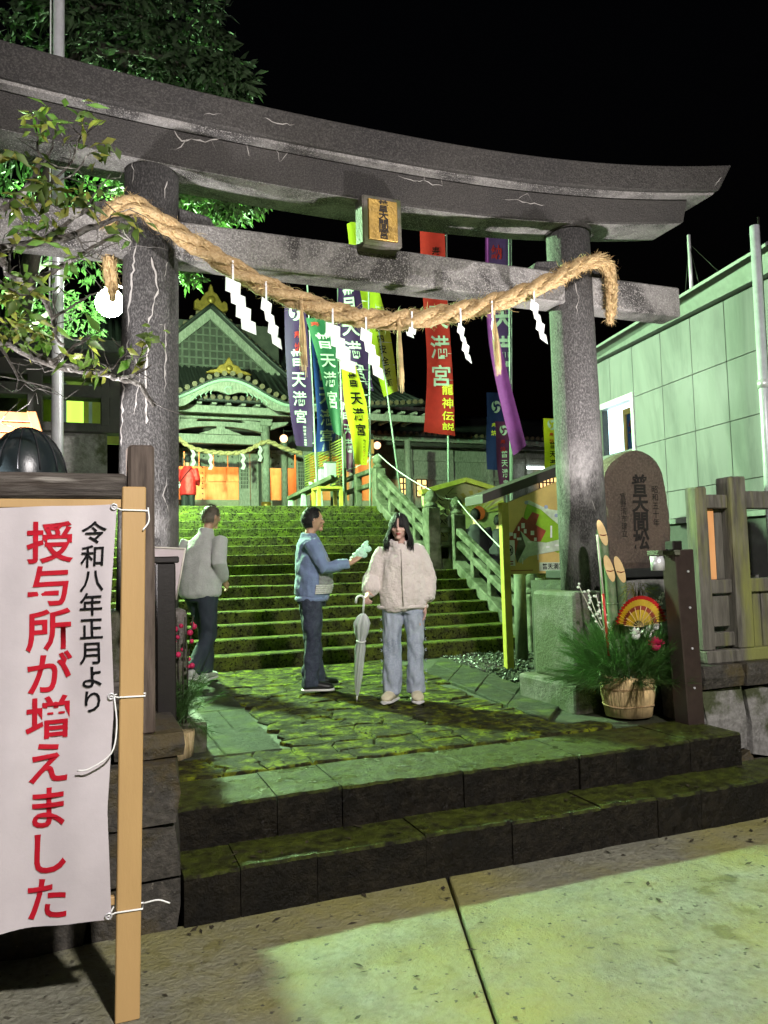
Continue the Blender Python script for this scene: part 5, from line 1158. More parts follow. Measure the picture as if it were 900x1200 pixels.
def lattice_door(x0, x1):
    d = B(x0, x1, HY-.16, HY-.12, SZ+.02, 4.72, 'lattice_door', 'shrine_dark', None, 0)
    for a, b, z0, z1 in ((x0, x0+.06, SZ+.02, 4.72), (x1-.06, x1, SZ+.02, 4.72), (x0+.06, x1-.06, 4.6, 4.72), (x0+.06, x1-.06, SZ+.02, SZ+.75)): B(a, b, HY-.20, HY-.161, z0, z1, 'frame', 'shrine_wood', d, 0)
    for i in range(1, 5): B(x0+.06+(x1-x0-.12)*i/5-.01, x0+.06+(x1-x0-.12)*i/5+.01, HY-.19, HY-.165, SZ+.75, 4.6, 'bar', 'shrine_wood', d, 0)
    for j in range(1, 9): B(x0+.06, x1-.06, HY-.195, HY-.17, SZ+.75+1.0*j/9*1.1-.01, SZ+.75+1.1*j/9+.01, 'bar', 'shrine_wood', d, 0)
lattice_door(SX+.80, SX+1.14); lattice_door(SX+1.16, SX+bay+.1); lattice_door(SX+bay+1.32, SX+bay+1.75)
B(SX+1.35, SX+bay+.3, HY-.12, HY, SZ, 4.8, 'door_case', 'shrine_dark', None)
# warm light inside the hall
ld = bpy.data.lights.new('hall_bulb', 'POINT'); ld.energy = 150; ld.color = (1, .62, .30); ld.shadow_soft_size = .15
for x in (SX-.5, SX+bay+.9):
    o = bpy.data.objects.new('hall_bulb', ld); COL.objects.link(o); o.parent = sh; o.location = tolocal(sh, (x, HY+.45, 5.0))
hr = thing('hall_rope', 'drooping straw rope across the shrine porch', 'rope', (SX, SY-.2, 4.6))
hp = [Vector((SX-bay+.05, SY-.2, 4.86)), Vector((SX-.8, SY-.22, 4.55)), Vector((SX-.1, SY-.22, 4.44)), Vector((SX+.6, SY-.22, 4.48)), Vector((SX+bay-.02, SY-.2, 4.80)), Vector((SX+bay+.5, SY-.1, 4.66)), Vector((SX+bay+1.1, SY, 4.52))]
hp = cat_path(hp, 10); rd = [.055]*len(hp)
for k in range(2): MB().tube(helix(hp, rd, .6, 2.4, k*pi), .042, 8).build('strand', 'straw', hr)
for i, x in enumerate((-.78, -.35, .62, 1.08)):
    p = min(hp, key=lambda q: abs(q.x-SX-x)); t = thing('hall_streamer', ['pale streamer at the left end of the porch rope', 'pale streamer left of the middle of the porch rope', 'pale streamer right of the middle of the porch rope', 'pale streamer by the lattice doors under the porch rope'][i], 'streamer', p, 0, 'streamers on the porch rope'); m = MB()
    for k in range(4): o_ = .03*(1 if k % 2 else -1); m.prism([p+Vector((-.05+o_, -.05, -.05-.11*k)), p+Vector((.05+o_, -.05, -.07-.11*k)), p+Vector((.05-o_, -.05, -.19-.11*k)), p+Vector((-.05-o_, -.05, -.17-.11*k))], (0, .004, 0))
    m.build('paper', 'paper', t)
lp = thing('hanging_lantern', 'small glowing round lantern under the hall eave', 'lantern', (6.0, 22.4, 4.4))
q = at(332.5, 514, Y=22.4); MB().ball(q, .12, n=12, m=8).build('globe', 'bulb_glow', lp); MB().tube([q+Vector((0, 0, .1)), q+Vector((0, 0, .6))], .01, 5).build('cord', 'shrine_dark', lp)

# right wing
wg = thing('shrine_wing', 'long low tiled shrine wing with lattice windows right of the hall', 'building', (13, 25, ZT))
WY = 25.0
B(7.9, 24, WY+1.2, WY+1.4, ZT-.05, 6.4, 'wall', 'shrine_wood', wg)
B(7.9, 24, WY+1.12, WY+1.198, 5.0, 5.2, 'beam', 'shrine_wood', wg); B(7.9, 24, WY+1.10, WY+1.198, 4.28, 4.44, 'beam', 'shrine_wood', wg); B(7.9, 24, WY+1.05, WY+1.198, ZT-.04, 3.0, 'plinth', 'rail_stone', wg)
for x in (8.0, 9.6, 11.2, 12.9, 14.6, 16.3, 18, 20, 22): B(x-.1, x+.1, WY+1.03, WY+1.199, ZT, 5.9, 'column', 'shrine_wood', wg)
def eave(z, y, x0, x1, zup, dp):
    MB().grid(lambda u, v: Vector((x0+u*(x1-x0), y+v*dp, z+v*zup+v*v*.25)), 2, 6).build('roof', 'roof_tile', wg, solid=.10)
    B(x0, x1, y+.05, y+.15, z-.20, z-.06, 'eave_board', 'shrine_wood', wg, 0)
    B(x0, x1, y+.20, y+.30, z-.34, z-.22, 'eave_board', 'shrine_dark', wg, 0)
    n = int((x1-x0)/.24)
    for i in range(n):
        x = x0+.1+.24*i; link('end_tile', et, wg, tolocal(wg, (x, y-.02, z+.06)))
        if i % 2 == 0: B(x-.05, x+.05, y+.02, y+.9, z-.14, z-.05, 'rafter', 'green_post', wg, 0)
eave(5.75, WY, 8.3, 24, 1.0, 2.2); eave(7.35, WY+2.2, 6.0, 13.2, 1.6, 3.0)
B(6.2, 13, WY+3, WY+3.2, 6.3, 7.4, 'upper_wall', 'shrine_dark', wg)
B(8.1, 9.5, WY+1.0, WY+1.15, 3.4, 5.6, 'dark_door', 'shrine_dark', wg)
def lat_win(x0, x1, z0, z1):
    w = B(x0, x1, WY+1.06, WY+1.09, z0, z1, 'window', 'warm_glow', wg, 0); nx_ = max(2, int((x1-x0)/.15)); nz_ = max(2, int((z1-z0)/.17))
    for i in range(nx_+1): x = x0+(x1-x0)*i/nx_; B(x-.022, x+.022, WY+1.02, WY+1.058, z0, z1, 'bar', 'shrine_dark', w, 0)
    for j in range(nz_+1): z_ = z0+(z1-z0)*j/nz_; B(x0, x1, WY+1.03, WY+1.055, z_-.022, z_+.022, 'bar', 'shrine_dark', w, 0)
for (a, b, c, d) in ((415, 445, 546, 578), (468, 482, 560, 580), (488, 500, 562, 582), (632, 660, 553, 572)):
    p, q = at(a, d, Y=WY+1.06), at(b, c, Y=WY+1.06); lat_win(p.x, q.x, p.z, q.z)
ft = thing('fluorescent_tube', 'bright white fluorescent tube under the wing eave', 'lamp', (15, 25.6, 4.6))
p, q = at(618, 548, Y=25.6), at(640, 549, Y=25.6); MB().tube([p, q], .05, 10).build('tube', 'tube_glow', ft); MB().box(p.x-.05, q.x+.05, 25.6, 25.7, p.z+.06, p.z+.14).build('housing', 'steel', ft)
lp = thing('hanging_lantern', 'small glowing round lantern on the wing behind the railing', 'lantern', (9, 24.6, 5))
q = at(442, 522, Y=24.6); MB().ball(q, .13, n=12, m=8).build('globe', 'bulb_glow', lp); MB().tube([q+Vector((0, 0, .1)), q+Vector((0, 0, .8))], .012, 5).build('cord', 'shrine_dark', lp)

# ------------------------------------------------------------------ tiled building on the right
bd = thing('tiled_building', 'pale green-white tiled building with a lit window on the right', 'building', (6.6, 8, 0))
dv = Vector((.1135, .9935, 0)); nv = Vector((-dv.y, dv.x, 0)); P0 = Vector((6.54, 6.02, 0))
def W_(s, z, o=0.0): return P0+dv*s+nv*o+Vector((0, 0, z))
def wbox(s0, s1, z0, z1, o0, o1, name, mat, parent=None, bevel=.0):
    vs = [W_(s, z, o) for z in (z0, z1) for o in (o0, o1) for s in (s0, s1)]
    return MB().add(vs, [(0, 2, 3, 1), (4, 5, 7, 6), (0, 1, 5, 4), (1, 3, 7, 5), (3, 2, 6, 7), (2, 0, 4, 6)]).build(name, mat, parent or bd, bevel=bevel)
zs_ = [1.62, 1.96, 2.62, 3.29, 3.975]; zs_[0] = 1.62
ss = [-3.0, -2.4, -1.82, -1.23, -.64, -.22, .38, .97, 1.56, 2.19, 2.75, 3.25]
wbox(-3, 2.19, .3, 3.97, -.5, -.03, 'wall_core', 'tile_joint'); wbox(3.05, 3.25, .3, 3.97, -.5, -.03, 'wall_core', 'tile_joint'); wbox(2.19, 3.05, .3, 2.5, -.5, -.03, 'wall_core', 'tile_joint'); wbox(2.19, 3.05, 3.36, 3.97, -.5, -.03, 'wall_core', 'tile_joint')
for i in range(len(ss)-1):
    for j in range(4):
        if ss[i] >= 2.18 and ss[i] < 3.0 and j == 2: continue
        wbox(ss[i]+.004, ss[i+1]-.004, zs_[j]+.004, zs_[j+1]-.004, -.028, 0, 'wall_tile', 'wall_tile', None, .002)
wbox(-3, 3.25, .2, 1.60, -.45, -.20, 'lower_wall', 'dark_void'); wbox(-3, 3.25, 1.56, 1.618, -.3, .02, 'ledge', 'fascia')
# lit window
wbox(2.21, 3.04, 2.5, 3.36, -.14, -.12, 'window_glow', 'window_glow')
wf_ = wbox(2.19, 2.25, 2.5, 3.36, -.10, .02, 'window_frame', 'steel'); wbox(2.25, 3.05, 3.28, 3.36, -.10, .02, 'window_frame', 'steel', wf_); wbox(2.25, 3.05, 2.5, 2.55, -.10, .02, 'window_frame', 'steel', wf_)
wbox(2.25, 3.05, 2.55, 3.28, -.05, -.045, 'pane', 'pane_glass', wf_)
fr_ = wbox(2.25, 2.29, 2.55, 3.2, -.115, -.07, 'picture_frame', 'old_wood'); wbox(2.52, 2.58, 2.55, 3.2, -.115, -.07, 'picture_frame', 'lit_wood', fr_); wbox(2.29, 2.52, 3.12, 3.2, -.115, -.07, 'picture_frame', 'lit_wood', fr_); wbox(2.29, 2.52, 2.55, 3.12, -.115, -.09, 'picture', 'flag_blue', fr_)
MB().tube([W_(2.46, 2.95, -.085), W_(2.42, 3.02, -.085), W_(2.40, 2.88, -.085), W_(2.46, 2.86, -.085)], .012, 5).build('picture_stroke', 'flag_red', fr_); MB().tube([W_(2.34, 2.7, -.085), W_(2.36, 2.8, -.085), W_(2.33, 2.92, -.085), W_(2.35, 3.03, -.085)], .007, 5).build('picture_stroke', 'white_ink', fr_)
MB().prism([W_(-3.2, 3.985, .10), W_(3.3, 3.985, .10), W_(3.3, 4.07, .22), W_(-3.2, 4.29, .22)], -nv*.5).build('roof_edge', 'fascia', bd)
rfm = MB(); rfm.add([W_(-3.4, 4.305, .26), W_(3.4, 4.075, .26), W_(3.4, 4.10, -2.2), W_(-3.4, 4.34, -2.2), W_(-3.4, 4.27, .26), W_(3.4, 4.04, .26)], [(0, 1, 2, 3), (4, 5, 1, 0)]); rfm.build('roof', 'fascia', bd)
MB().cyl(W_(.9, 4.05, .0), W_(.9, 4.95, .0), .02, n=8).build('roof_mast', 'steel', bd)
for s, o in ((.4, -.3), (1.5, -.3), (.7, .0)): MB().tube([W_(.9, 4.85, 0), W_(s, 4.05, o)], .003, 4).build('stay_wire', 'black_metal', bd)
cpz = thing('corner_pole', 'grey-blue metal pole standing at the right edge before the tiled wall', 'pole', (6.0, 5.5, 0))
a, b = at(884, 265, Y=5.5), at(898, 585, Y=5.5); b.z = 0; b.x = a.x-.02
MB().tube([b, a], .045, 14).build('shaft', 'grey_pole', cpz); p = a+(b-a)*.36; MB().tube([p+Vector((0, 0, .04)), p-Vector((0, 0, .04))], .055, 14).build('clamp', 'steel', cpz)
MB().tube([a+Vector((.06, 0, .1)), b+Vector((.06, 0, 0))], .012, 6).build('conduit', 'black_metal', cpz)
# ------------------------------------------------------------------ trees
def leaf_quad(m, p, d, L, w, r_, droop=.3):
    d = Vector(d).normalized(); s = d.cross(Vector((r_.uniform(-1, 1), r_.uniform(-1, 1), r_.uniform(-.3, 1)))).normalized(); n = s.cross(d)
    a = p; b = p+d*L*.45+s*w-n*L*.05; c = p+d*L-n*L*droop; e = p+d*L*.45-s*w-n*L*.05; mid = p+d*L*.5-n*L*.02+n*w*.25
    m.add([a, b, c, e, mid], [(0, 1, 4), (1, 2, 4), (2, 3, 4), (3, 0, 4)], True)
t1 = thing('plum_tree', 'thin lichen-covered tree with sparse leaves reaching in from the left', 'tree', (-1.2, 4.2, 0))
rt1 = random.Random(17)
trunk = MB().tube(cat_path([Vector((-1.25, 4.35, .3)), Vector((-1.2, 4.3, 1.4)), Vector((-1.15, 4.2, 2.2)), Vector((-1.0, 4.15, 2.9)), Vector((-1.05, 4.2, 3.6))], 5), [.11]*6+[.09]*6+[.07]*6+[.05]*3, 10).build('trunk', 'bark', t1)
BR = [  # surveyed branch lines (points, depth, radius)
    (((-160, 330), (-60, 305), (0, 293), (45, 284), (90, 274), (120, 262), (150, 256)), 4.0, .030), (((45, 284), (70, 268), (95, 250), (125, 236)), 3.95, .014),
    (((-200, 430), (-80, 405), (0, 400), (35, 415), (60, 425), (95, 433), (118, 436), (140, 444), (165, 452), (181, 478)), 3.9, .030), (((140, 444), (158, 438), (178, 428)), 3.88, .009), (((60, 425), (85, 408), (105, 396)), 3.92, .012),
    (((-150, 470), (-40, 480), (0, 488)), 4.1, .03), (((0, 295), (10, 320), (28, 330), (55, 322), (80, 308), (110, 290), (140, 272)), 4.05, .022), (((28, 330), (50, 348), (62, 375), (66, 395), (75, 405)), 4.02, .018),
    (((62, 375), (80, 362), (100, 350), (122, 340)), 3.98, .008), (((0, 250), (20, 232), (40, 205), (50, 190)), 3.9, .016), (((20, 232), (35, 222), (60, 215), (85, 205)), 3.92, .009), (((-140, 290), (-60, 265), (0, 250)), 3.95, .022),
    (((40, 205), (45, 180), (43, 150), (48, 128)), 3.88, .007), (((40, 205), (60, 180), (62, 160)), 3.86, .006), (((60, 215), (80, 195), (95, 160), (98, 140)), 3.9, .007), (((85, 205), (105, 180), (125, 175)), 3.9, .005),
    (((0, 330), (25, 345), (40, 340)), 3.9, .008), (((-40, 360), (0, 372), (25, 385), (45, 380)), 3.85, .010), (((95, 250), (115, 222), (130, 205)), 3.93, .006), (((0, 405), (20, 440), (32, 448), (58, 462)), 3.8, .007), (((32, 448), (20, 458)), 3.8, .004),
    (((118, 436), (135, 428), (150, 410)), 3.86, .006), (((90, 274), (100, 295), (120, 305)), 3.95, .006), (((120, 262), (135, 250), (158, 244)), 3.94, .005), (((10, 320), (15, 280), (28, 262)), 3.9, .006)]
tips = []
for pts, Yb, r0 in BR:
    P = [at(x, y, Y=Yb+rt1.uniform(-.04, .04)) for x, y in pts]; P = cat_path(P, 4); n = len(P)
    P = [p+Vector((rt1.uniform(-.006, .006), rt1.uniform(-.01, .01), rt1.uniform(-.006, .006))) for p in P]
    MB().tube(P, [r0*(1-.65*i/(n-1)) for i in range(n)], 7).build('branch', 'bark', t1)
    tips += [(P[i], (P[min(n-1, i+1)]-P[max(0, i-1)]).normalized(), r0) for i in range(n)]
tw = MB()
for _ in range(150):
    p, d, r0 = rt1.choice(tips); e = p+Vector((rt1.uniform(-1, 1), rt1.uniform(-.5, .5), rt1.uniform(-.5, 1))).normalized()*rt1.uniform(.05, .20); mid = p.lerp(e, .5)+Vector((rt1.uniform(-.02, .02), 0, rt1.uniform(-.02, .02)))
    tw.tube([p, mid, e], [.003, .0024, .0012], 4); tips.append((e, (e-p).normalized(), .003))
tag(tw.build('twigs', 'bark', t1, recalc=False), kind='stuff')
CL = [(8, 390, 22), (18, 350, 26), (35, 330, 12), (45, 140, 14), (60, 145, 14), (98, 140, 10), (120, 178, 14), (20, 235, 16), (50, 222, 22), (75, 232, 14), (100, 235, 14), (30, 265, 10), (60, 262, 10), (88, 305, 8), (105, 400, 8), (95, 420, 9), (115, 430, 8), (165, 405, 9), (175, 395, 7), (35, 390, 16), (25, 375, 14), (60, 395, 9), (5, 330, 12), (140, 262, 8), (155, 258, 5), (10, 290, 8), (45, 180, 5), (160, 270, 4), (15, 180, 8), (70, 330, 6)]
lm, ly = MB(), MB()
for x, y, k in CL:
    for _ in range(int(k*1.2)):
        p = at(x+rt1.gauss(0, 9), y+rt1.gauss(0, 8), Y=3.9+rt1.uniform(-.18, .12)); d = Vector((rt1.uniform(-1, 1), rt1.uniform(-.8, .3), rt1.uniform(-1, .35)))
        leaf_quad(lm if rt1.random() < .6 else ly, p, d, rt1.uniform(.05, .115), rt1.uniform(.012, .024), rt1)
lm.build('crown', 'leaf', t1, recalc=False); ly.build('young_leaves', 'leaf_young', t1, recalc=False)
def big_tree(label, base, trunk_pts, clumps, seed, mat, leaf_n, Lr):
    r_ = random.Random(seed); t = thing('broadleaf_tree', label, 'tree', base); P = cat_path(trunk_pts, 6); n = len(P)
    MB().tube(P, [.13*(1-.6*i/(n-1)) for i in range(n)], 10).build('trunk', 'bark_dark', t); m = MB()
    for c, rad, dens in clumps:
        q = min(P[n//2:], key=lambda v: (v-c).length); mid = q.lerp(c, .55)+Vector((r_.uniform(-.2, .2), r_.uniform(-.2, .2), r_.uniform(0, .3))); MB().tube(cat_path([q, mid, c], 4), [.05-.004*i for i in range(9)], 6).build('limb', 'bark_dark', t)
        for s in range(int(leaf_n*dens)):
            # leaf sprays: a small shoot with several hanging leaves
            v = Vector((r_.gauss(0, 1), r_.gauss(0, 1), r_.gauss(0, .8))); v = v.normalized()*rad*r_.uniform(.35, 1.0)**.6; p = c+Vector((v.x, v.y, v.z*.75)); o = v.normalized()
            for k in range(7):
                d = o*.6+Vector((r_.uniform(-1, 1), r_.uniform(-1, 1), r_.uniform(-1.1, .3))); leaf_quad(m, p+Vector((r_.uniform(-.08, .08), r_.uniform(-.08, .08), r_.uniform(-.06, .06))), d, r_.uniform(*Lr), r_.uniform(.016, .03), r_, .35)
    m.build('crown', mat, t, recalc=False); return t
C_ = lambda x, y, Y: at(x, y, Y=Y)
big_tree('dark leafy tree rising behind the left end of the gate', (-.7, 8.4, .6), [Vector((-.75, 8.5, .5)), Vector((-.8, 8.5, 2.4)), Vector((-.55, 8.4, 4.2)), Vector((-.2, 8.3, 6.0)), Vector((0, 8.2, 7.2))],
         [(C_(40, 20, 8.4), .85, 1.2), (C_(110, 30, 8.3), .8, 1.1), (C_(190, 50, 8.2), .75, 1.1), (C_(235, 85, 8.0), .55, .9), (C_(150, 85, 8.3), .7, .9), (C_(265, 100, 7.9), .3, .45), (C_(30, 150, 8.6), .8, .8), (C_(90, -40, 8.4), .9, .9), (C_(205, 5, 8.3), .6, .6), (C_(-60, 80, 8.5), .9, .7)], 41, 'leaf_dark', 115, (.07, .22))
big_tree('lower bright green tree around the globe lamp', (-.2, 8.9, .6), [Vector((-1.05, 12.2, .5)), Vector((-1.1, 12.2, 2)), Vector((-1.0, 12.0, 3.8)), Vector((-.6, 11.0, 6.0))],
         [(C_(100, 300, 15.0), .65, .9), (C_(85, 375, 15.0), .6, .9), (C_(45, 350, 14.4), .7, .8), (C_(225, 232, 8.8), .50, .9), (C_(268, 236, 8.7), .32, .6), (C_(60, 250, 10.6), .6, .7), (C_(110, 235, 10.4), .55, .6), (C_(220, 320, 8.9), .12, .15), (C_(85, 415, 14.6), .45, .5), (C_(165, 215, 9.0), .5, .6), (C_(305, 232, 8.6), .14, .15)], 43, 'leaf_big', 95, (.08, .17))
# ------------------------------------------------------------------ people (local frame: facing -y, own left is +x)
V = Vector
def hand(mb, wrist, d, pn, side, curl=.5, L=.17, spread=.10, thumb=.6):
    """palm, four fingers of unequal length with three bends each, thumb from the side of the palm"""
    d = V(d).normalized(); pn = V(pn); pn = (pn-d*pn.dot(d)).normalized(); sd = d.cross(pn).normalized()*side   # sd points to the thumb side
    w = V(wrist); pl = L*.52
    mb.tube([w-d*.02, w+d*pl*.3, w+d*pl*.75, w+d*pl*1.02], [(L*.13, L*.11), (L*.20, L*.10), (L*.235, L*.09), (L*.22, L*.075)], 12, up=pn)
    for k, (f, ln) in enumerate(((.165, .46), (.055, .50), (-.055, .47), (-.16, .38))):
        p = w+d*pl*.95+sd*L*f; a = spread*(1.5-k)*.5; dd = (d+sd*a).normalized(); P = [p-dd*.01, p]
        ang = 0
        for j, sg in enumerate((.45, .32, .23)):
            ang += curl*(.55, .95, .7)[j]; q = dd*cos(ang)+pn*sin(ang); P.append(P[-1]+q*L*ln*sg)
        mb.tube(P, [L*.052, L*.052, L*.048, L*.044, L*.036], 8)
    p = w+d*pl*.22+sd*L*.17; t1_ = (d*.75+sd*.75+pn*thumb*.5).normalized(); t2 = (d*.9+sd*.25+pn*thumb).normalized()
    mb.tube([p-t1_*.01, p+t1_*L*.19, p+t1_*L*.19+t2*L*.17, p+t1_*L*.19+t2*L*.27], [L*.07, L*.062, L*.052, L*.04], 8)
class Head:
    def __init__(s, c, h, yaw=0, tilt=0, roll=0):
        s.c = V(c); s.k = h/.225; s.m = Matrix.Rotation(yaw, 3, 'Z') @ Matrix.Rotation(tilt, 3, 'X') @ Matrix.Rotation(roll, 3, 'Y')
    def __call__(s, x, y, z): return s.c+s.m @ (V((x, y, z))*s.k)
    def shape(s, p, g=1.0):
        x, y, z = p
        if z < 0: x *= 1-.30*(-z/.112)**1.6; y = y*(1-.10*(-z/.112)) if y > 0 else y*(1-.10*(-z/.112)**2)
        if y > 0 and z < -.02: y *= 1-.35*min(1, (-z-.02)/.09)
        if y < -.02: y = -.02+(y+.02)*.93
        return V((x, y, z))
    def add(s, mb):
        mb.ball((0, 0, 0), .074, .094, .1125, 28, 20, fn=lambda p: s.m @ (s.shape(p)*s.k)); n = 28*21
        for i in range(len(mb.v)-n, len(mb.v)): mb.v[i] = mb.v[i]+s.c
        mb.tube([s(0, -.074, .018), s(0, -.092, -.006), s(0, -.100, -.026), s(0, -.084, -.034)], [(.008*s.k,)*2, (.011*s.k,)*2, (.016*s.k, .013*s.k), (.012*s.k,)*2], 8)
        mb.ball(s(0, -.070, -.090), .026*s.k, .022*s.k, .018*s.k, 10, 8)
        mb.ball(s(0, -.080, -.058), .024*s.k, .010*s.k, .011*s.k, 10, 6)
        for q in (-1, 1):
            mb.ball(s(q*.074, .010, -.004), .010*s.k, .019*s.k, .030*s.k, 10, 8)
            mb.ball(s(q*.040, -.068, -.020), .022*s.k, .014*s.k, .018*s.k, 10, 6)
            mb.ball(s(q*.030, -.076, .028), .024*s.k, .012*s.k, .008*s.k, 10, 6)
    def face(s, parent, brow='hair_black'):
        for q in (-1, 1):
            e = MB().ball(s(q*.030, -.0815, .006), .0135*s.k, .006*s.k, .0062*s.k, 12, 8).build('eye', 'eye_white', parent, local=True); MB().ball(s(q*.030, -.0855, .006), .0066*s.k, .004*s.k, .0066*s.k, 10, 8).build('iris', 'eye_dark', e, local=True)
            MB().tube([s(q*.014, -.0875, .0125), s(q*.030, -.0895, .0155), s(q*.046, -.080, .0115)], .0022*s.k, 6).build('eyelid', brow, e, local=True)
            MB().tube([s(q*.014, -.092, .029), s(q*.032, -.090, .034), s(q*.050, -.078, .027)], [.002*s.k, .0034*s.k, .0015*s.k], 6).build('eyebrow', brow, parent, local=True)
        MB().tube([s(-.022, -.083, -.0585), s(-.010, -.0905, -.055), s(0, -.0915, -.0565), s(.010, -.0905, -.055), s(.022, -.083, -.0585)], [(.001, .001), (.004*s.k, .005*s.k), (.004*s.k, .005*s.k), (.004*s.k, .005*s.k), (.001, .001)], 8).build('lips', 'lip', parent, local=True)
        MB().tube([s(-.018, -.083, -.062), s(0, -.090, -.066), s(.018, -.083, -.062)], [.0015*s.k, .0052*s.k, .0015*s.k], 8).build('lips', 'lip', parent, local=True)
    def short_hair(s, parent, mat, seed, front=.058, nape=-.06, thick=1.07, name='hair'):
        r_ = random.Random(seed); mb = MB(); mb.ball((0, 0, 0), .074*thick+.004, .094*thick+.003, .1125*thick, 44, 36, fn=lambda p: s.shape(p))
        keep = []
        for f in mb.f:
            c = sum((mb.v[i] for i in f), V())/4; lim = front if c.y < -.045 else (.012 if c.y < .022 else nape)
            if c.y < -.045: lim = front+.012*sin(c.x*90)
            elif c.y < -.01: lim = .028-(c.y+.045)*.9
            if c.z > lim: keep.append(f)
        used = sorted({i for f in keep for i in f}); mp = {i: k for k, i in enumerate(used)}; vs = []
        for i in used:
            p = mb.v[i]; n = p.normalized(); k = .004*noise.noise(p*60)+.003*r_.uniform(-1, 1); vs.append(s(*(p+n*k)))
        o = MB().add(vs, [tuple(mp[i] for i in f) for f in keep], True).build(name, mat, parent, local=True, recalc=False)
        m = MB()
        for _ in range(1500):
            f = r_.choice(keep); c = sum((mb.v[i] for i in f), V())/4; n = c.normalized(); t = V((c.x*.4, .35+c.y, -.5-.3*c.z)).normalized(); t = (t-n*t.dot(n)*.75+V((r_.uniform(-.3, .3), r_.uniform(-.3, .3), r_.uniform(-.3, .3)))).normalized()
            q = c+n*.002; e = q+(t+n*.35).normalized()*r_.uniform(.014, .032); w = t.cross(n).normalized()*.0014; m.add([s(*(q-w)), s(*(q+w)), s(*e)], [(0, 1, 2)])
        m.build('hair_tufts', mat, o, local=True, recalc=False); return o
def body_mesh(t, skin, H, head, arms, legs, torso, hands, voxel=.007):
    mb = MB(); head.add(mb)
    nb = torso[-1]; mb.tube([V(nb), V(nb).lerp(head(0, .012, -.06), .55), head(0, .010, -.045)], [(.058, .055), (.047, .048), (.046, .050)], 14)
    mb.tube([V((0, .0, H*.49)), V((0, -.005, H*.56)), V(torso[1]), V(torso[2]), V(nb)-V((0, 0, .02))], [(H*.085, H*.06), (H*.088, H*.064), (H*.078, H*.06), (H*.095, H*.066), (H*.05, H*.04)], 18, up=(0, 1, 0))
    for a in arms: mb.tube([V(a[0]), V(a[0]).lerp(V(a[1]), .5), V(a[1]), V(a[1]).lerp(V(a[2]), .35), V(a[2])], [H*.030, H*.027, H*.024, H*.024, H*.0165], 12)
    for l in legs:
        mb.tube([V(l[0]), V(l[0]).lerp(V(l[1]), .5), V(l[1]), V(l[1]).lerp(V(l[2]), .35), V(l[2])], [H*.050, H*.043, H*.032, H*.032, H*.021], 12); ft = V(l[3]) if len(l) > 3 else V((0, -1, 0)); mb.tube([V(l[2])-ft*.04-V((0, 0, .02)), V(l[2])+ft*.06-V((0, 0, .025)), V(l[2])+ft*.13-V((0, 0, .035))], [.03, .034, .022], 10)
    for h in hands: hand(mb, *h)
    me = bake(mb, voxel, 3, name='body'); me.materials.append(M[skin]); return link('body', me, t)
def garment(t, name, mat, mb, voxel=.012, smooth=4, amp=.006, fscale=(9, 9, 5), seed=0, fine=0.0):
    o_ = V((seed*3.1, seed*1.7, 0))
    def dsp(co, n):
        p = V((co.x*fscale[0], co.y*fscale[1], co.z*fscale[2]))+o_
        f = noise.noise(p)*.7+noise.noise(p*2.3)*.4; f = (abs(f)**.8)*(1 if f > 0 else -1)
        return amp*f+(fine*noise.noise(co*55) if fine else 0)
    me = bake(mb, voxel, smooth, dsp, name); me.materials.append(M[mat]); return link(name, me, t)
def shoe(t, ankle, ft, L, mat, sole, w=.046, tone=None):
    f = V(ft).normalized(); a = V(ankle); a = V((a.x, a.y, 0)); lift = V((0, 0, ankle[2]-.075)); mb = MB()
    b = [a-f*.075, a-f*.03, a+f*.04, a+f*.12, a+f*(L-.105), a+f*(L-.075)]
    mb.tube([p+lift+V((0, 0, z)) for p, z in zip(b, (.052, .062, .060, .05, .042, .036))], [(w*.75, .035), (w*.95, .046), (w, .045), (w*1.08, .036), (w*.95, .028), (w*.4, .012)], 14, up=(0, 0, 1))
    mb.tube([a+lift+V((0, 0, .06)), a+lift+V((0, 0, .115))], .047, 12)
    me = bake(mb, .008, 4, name='shoe'); me.materials.append(M[mat]); s = link('shoe', me, t)
    mb = MB(); mb.tube([p+lift+V((0, 0, .014)) for p in (a-f*.085, a-f*.04, a+f*.04, a+f*.12, a+f*(L-.10), a+f*(L-.068))], [(w*.7, .012), (w*1.02, .015), (w*1.02, .015), (w*1.12, .015), (w*1.0, .015), (w*.4, .012)], 14, up=(0, 0, 1)); mb.build('sole', sole, s, local=True)
    return s

# ---- woman with the clear umbrella
wp = at(475, 823, Z=0)
wo = thing('person', 'person in fluffy cream jacket and ripped pale jeans holding a closed umbrella', 'person', (wp.x, wp.y, .012), -YAW)
H = 1.57; hd = Head((-.012, -.02, 1.452), .222, yaw=-.10, tilt=.0, roll=.03)
armR = [(-.140, .0, 1.245), (-.245, .02, 1.03), (-.288, -.105, .905)]; armL = [(.140, .0, 1.245), (.215, .02, 1.01), (.190, -.03, .815)]
legR = [(-.085, 0, .80), (-.100, -.02, .43), (-.105, .0, .075), (-.40, -.92, 0)]; legL = [(.085, 0, .80), (.095, -.025, .43), (.092, -.01, .075), (.08, -1, 0)]
bo = body_mesh(wo, 'skin_pale', H, hd, [armR, armL], [legR, legL], [(0, 0, .8), (0, -.0, .98), (0, 0, 1.17), (-.002, .01, 1.30)],
               [((-.296, -.125, .898), (-.10, -.85, -.45), (.75, .1, -.6), 1, 1.05, .155, .05, .9), ((.186, -.034, .80), (-.05, -.08, -1), (-.9, -.2, 0), -1, .35, .155)])
hd.face(wo); hr_ = hd.short_hair(wo, 'hair_black', 3, front=.080, nape=-.08, thick=1.07)
rh = random.Random(77); m = MB()
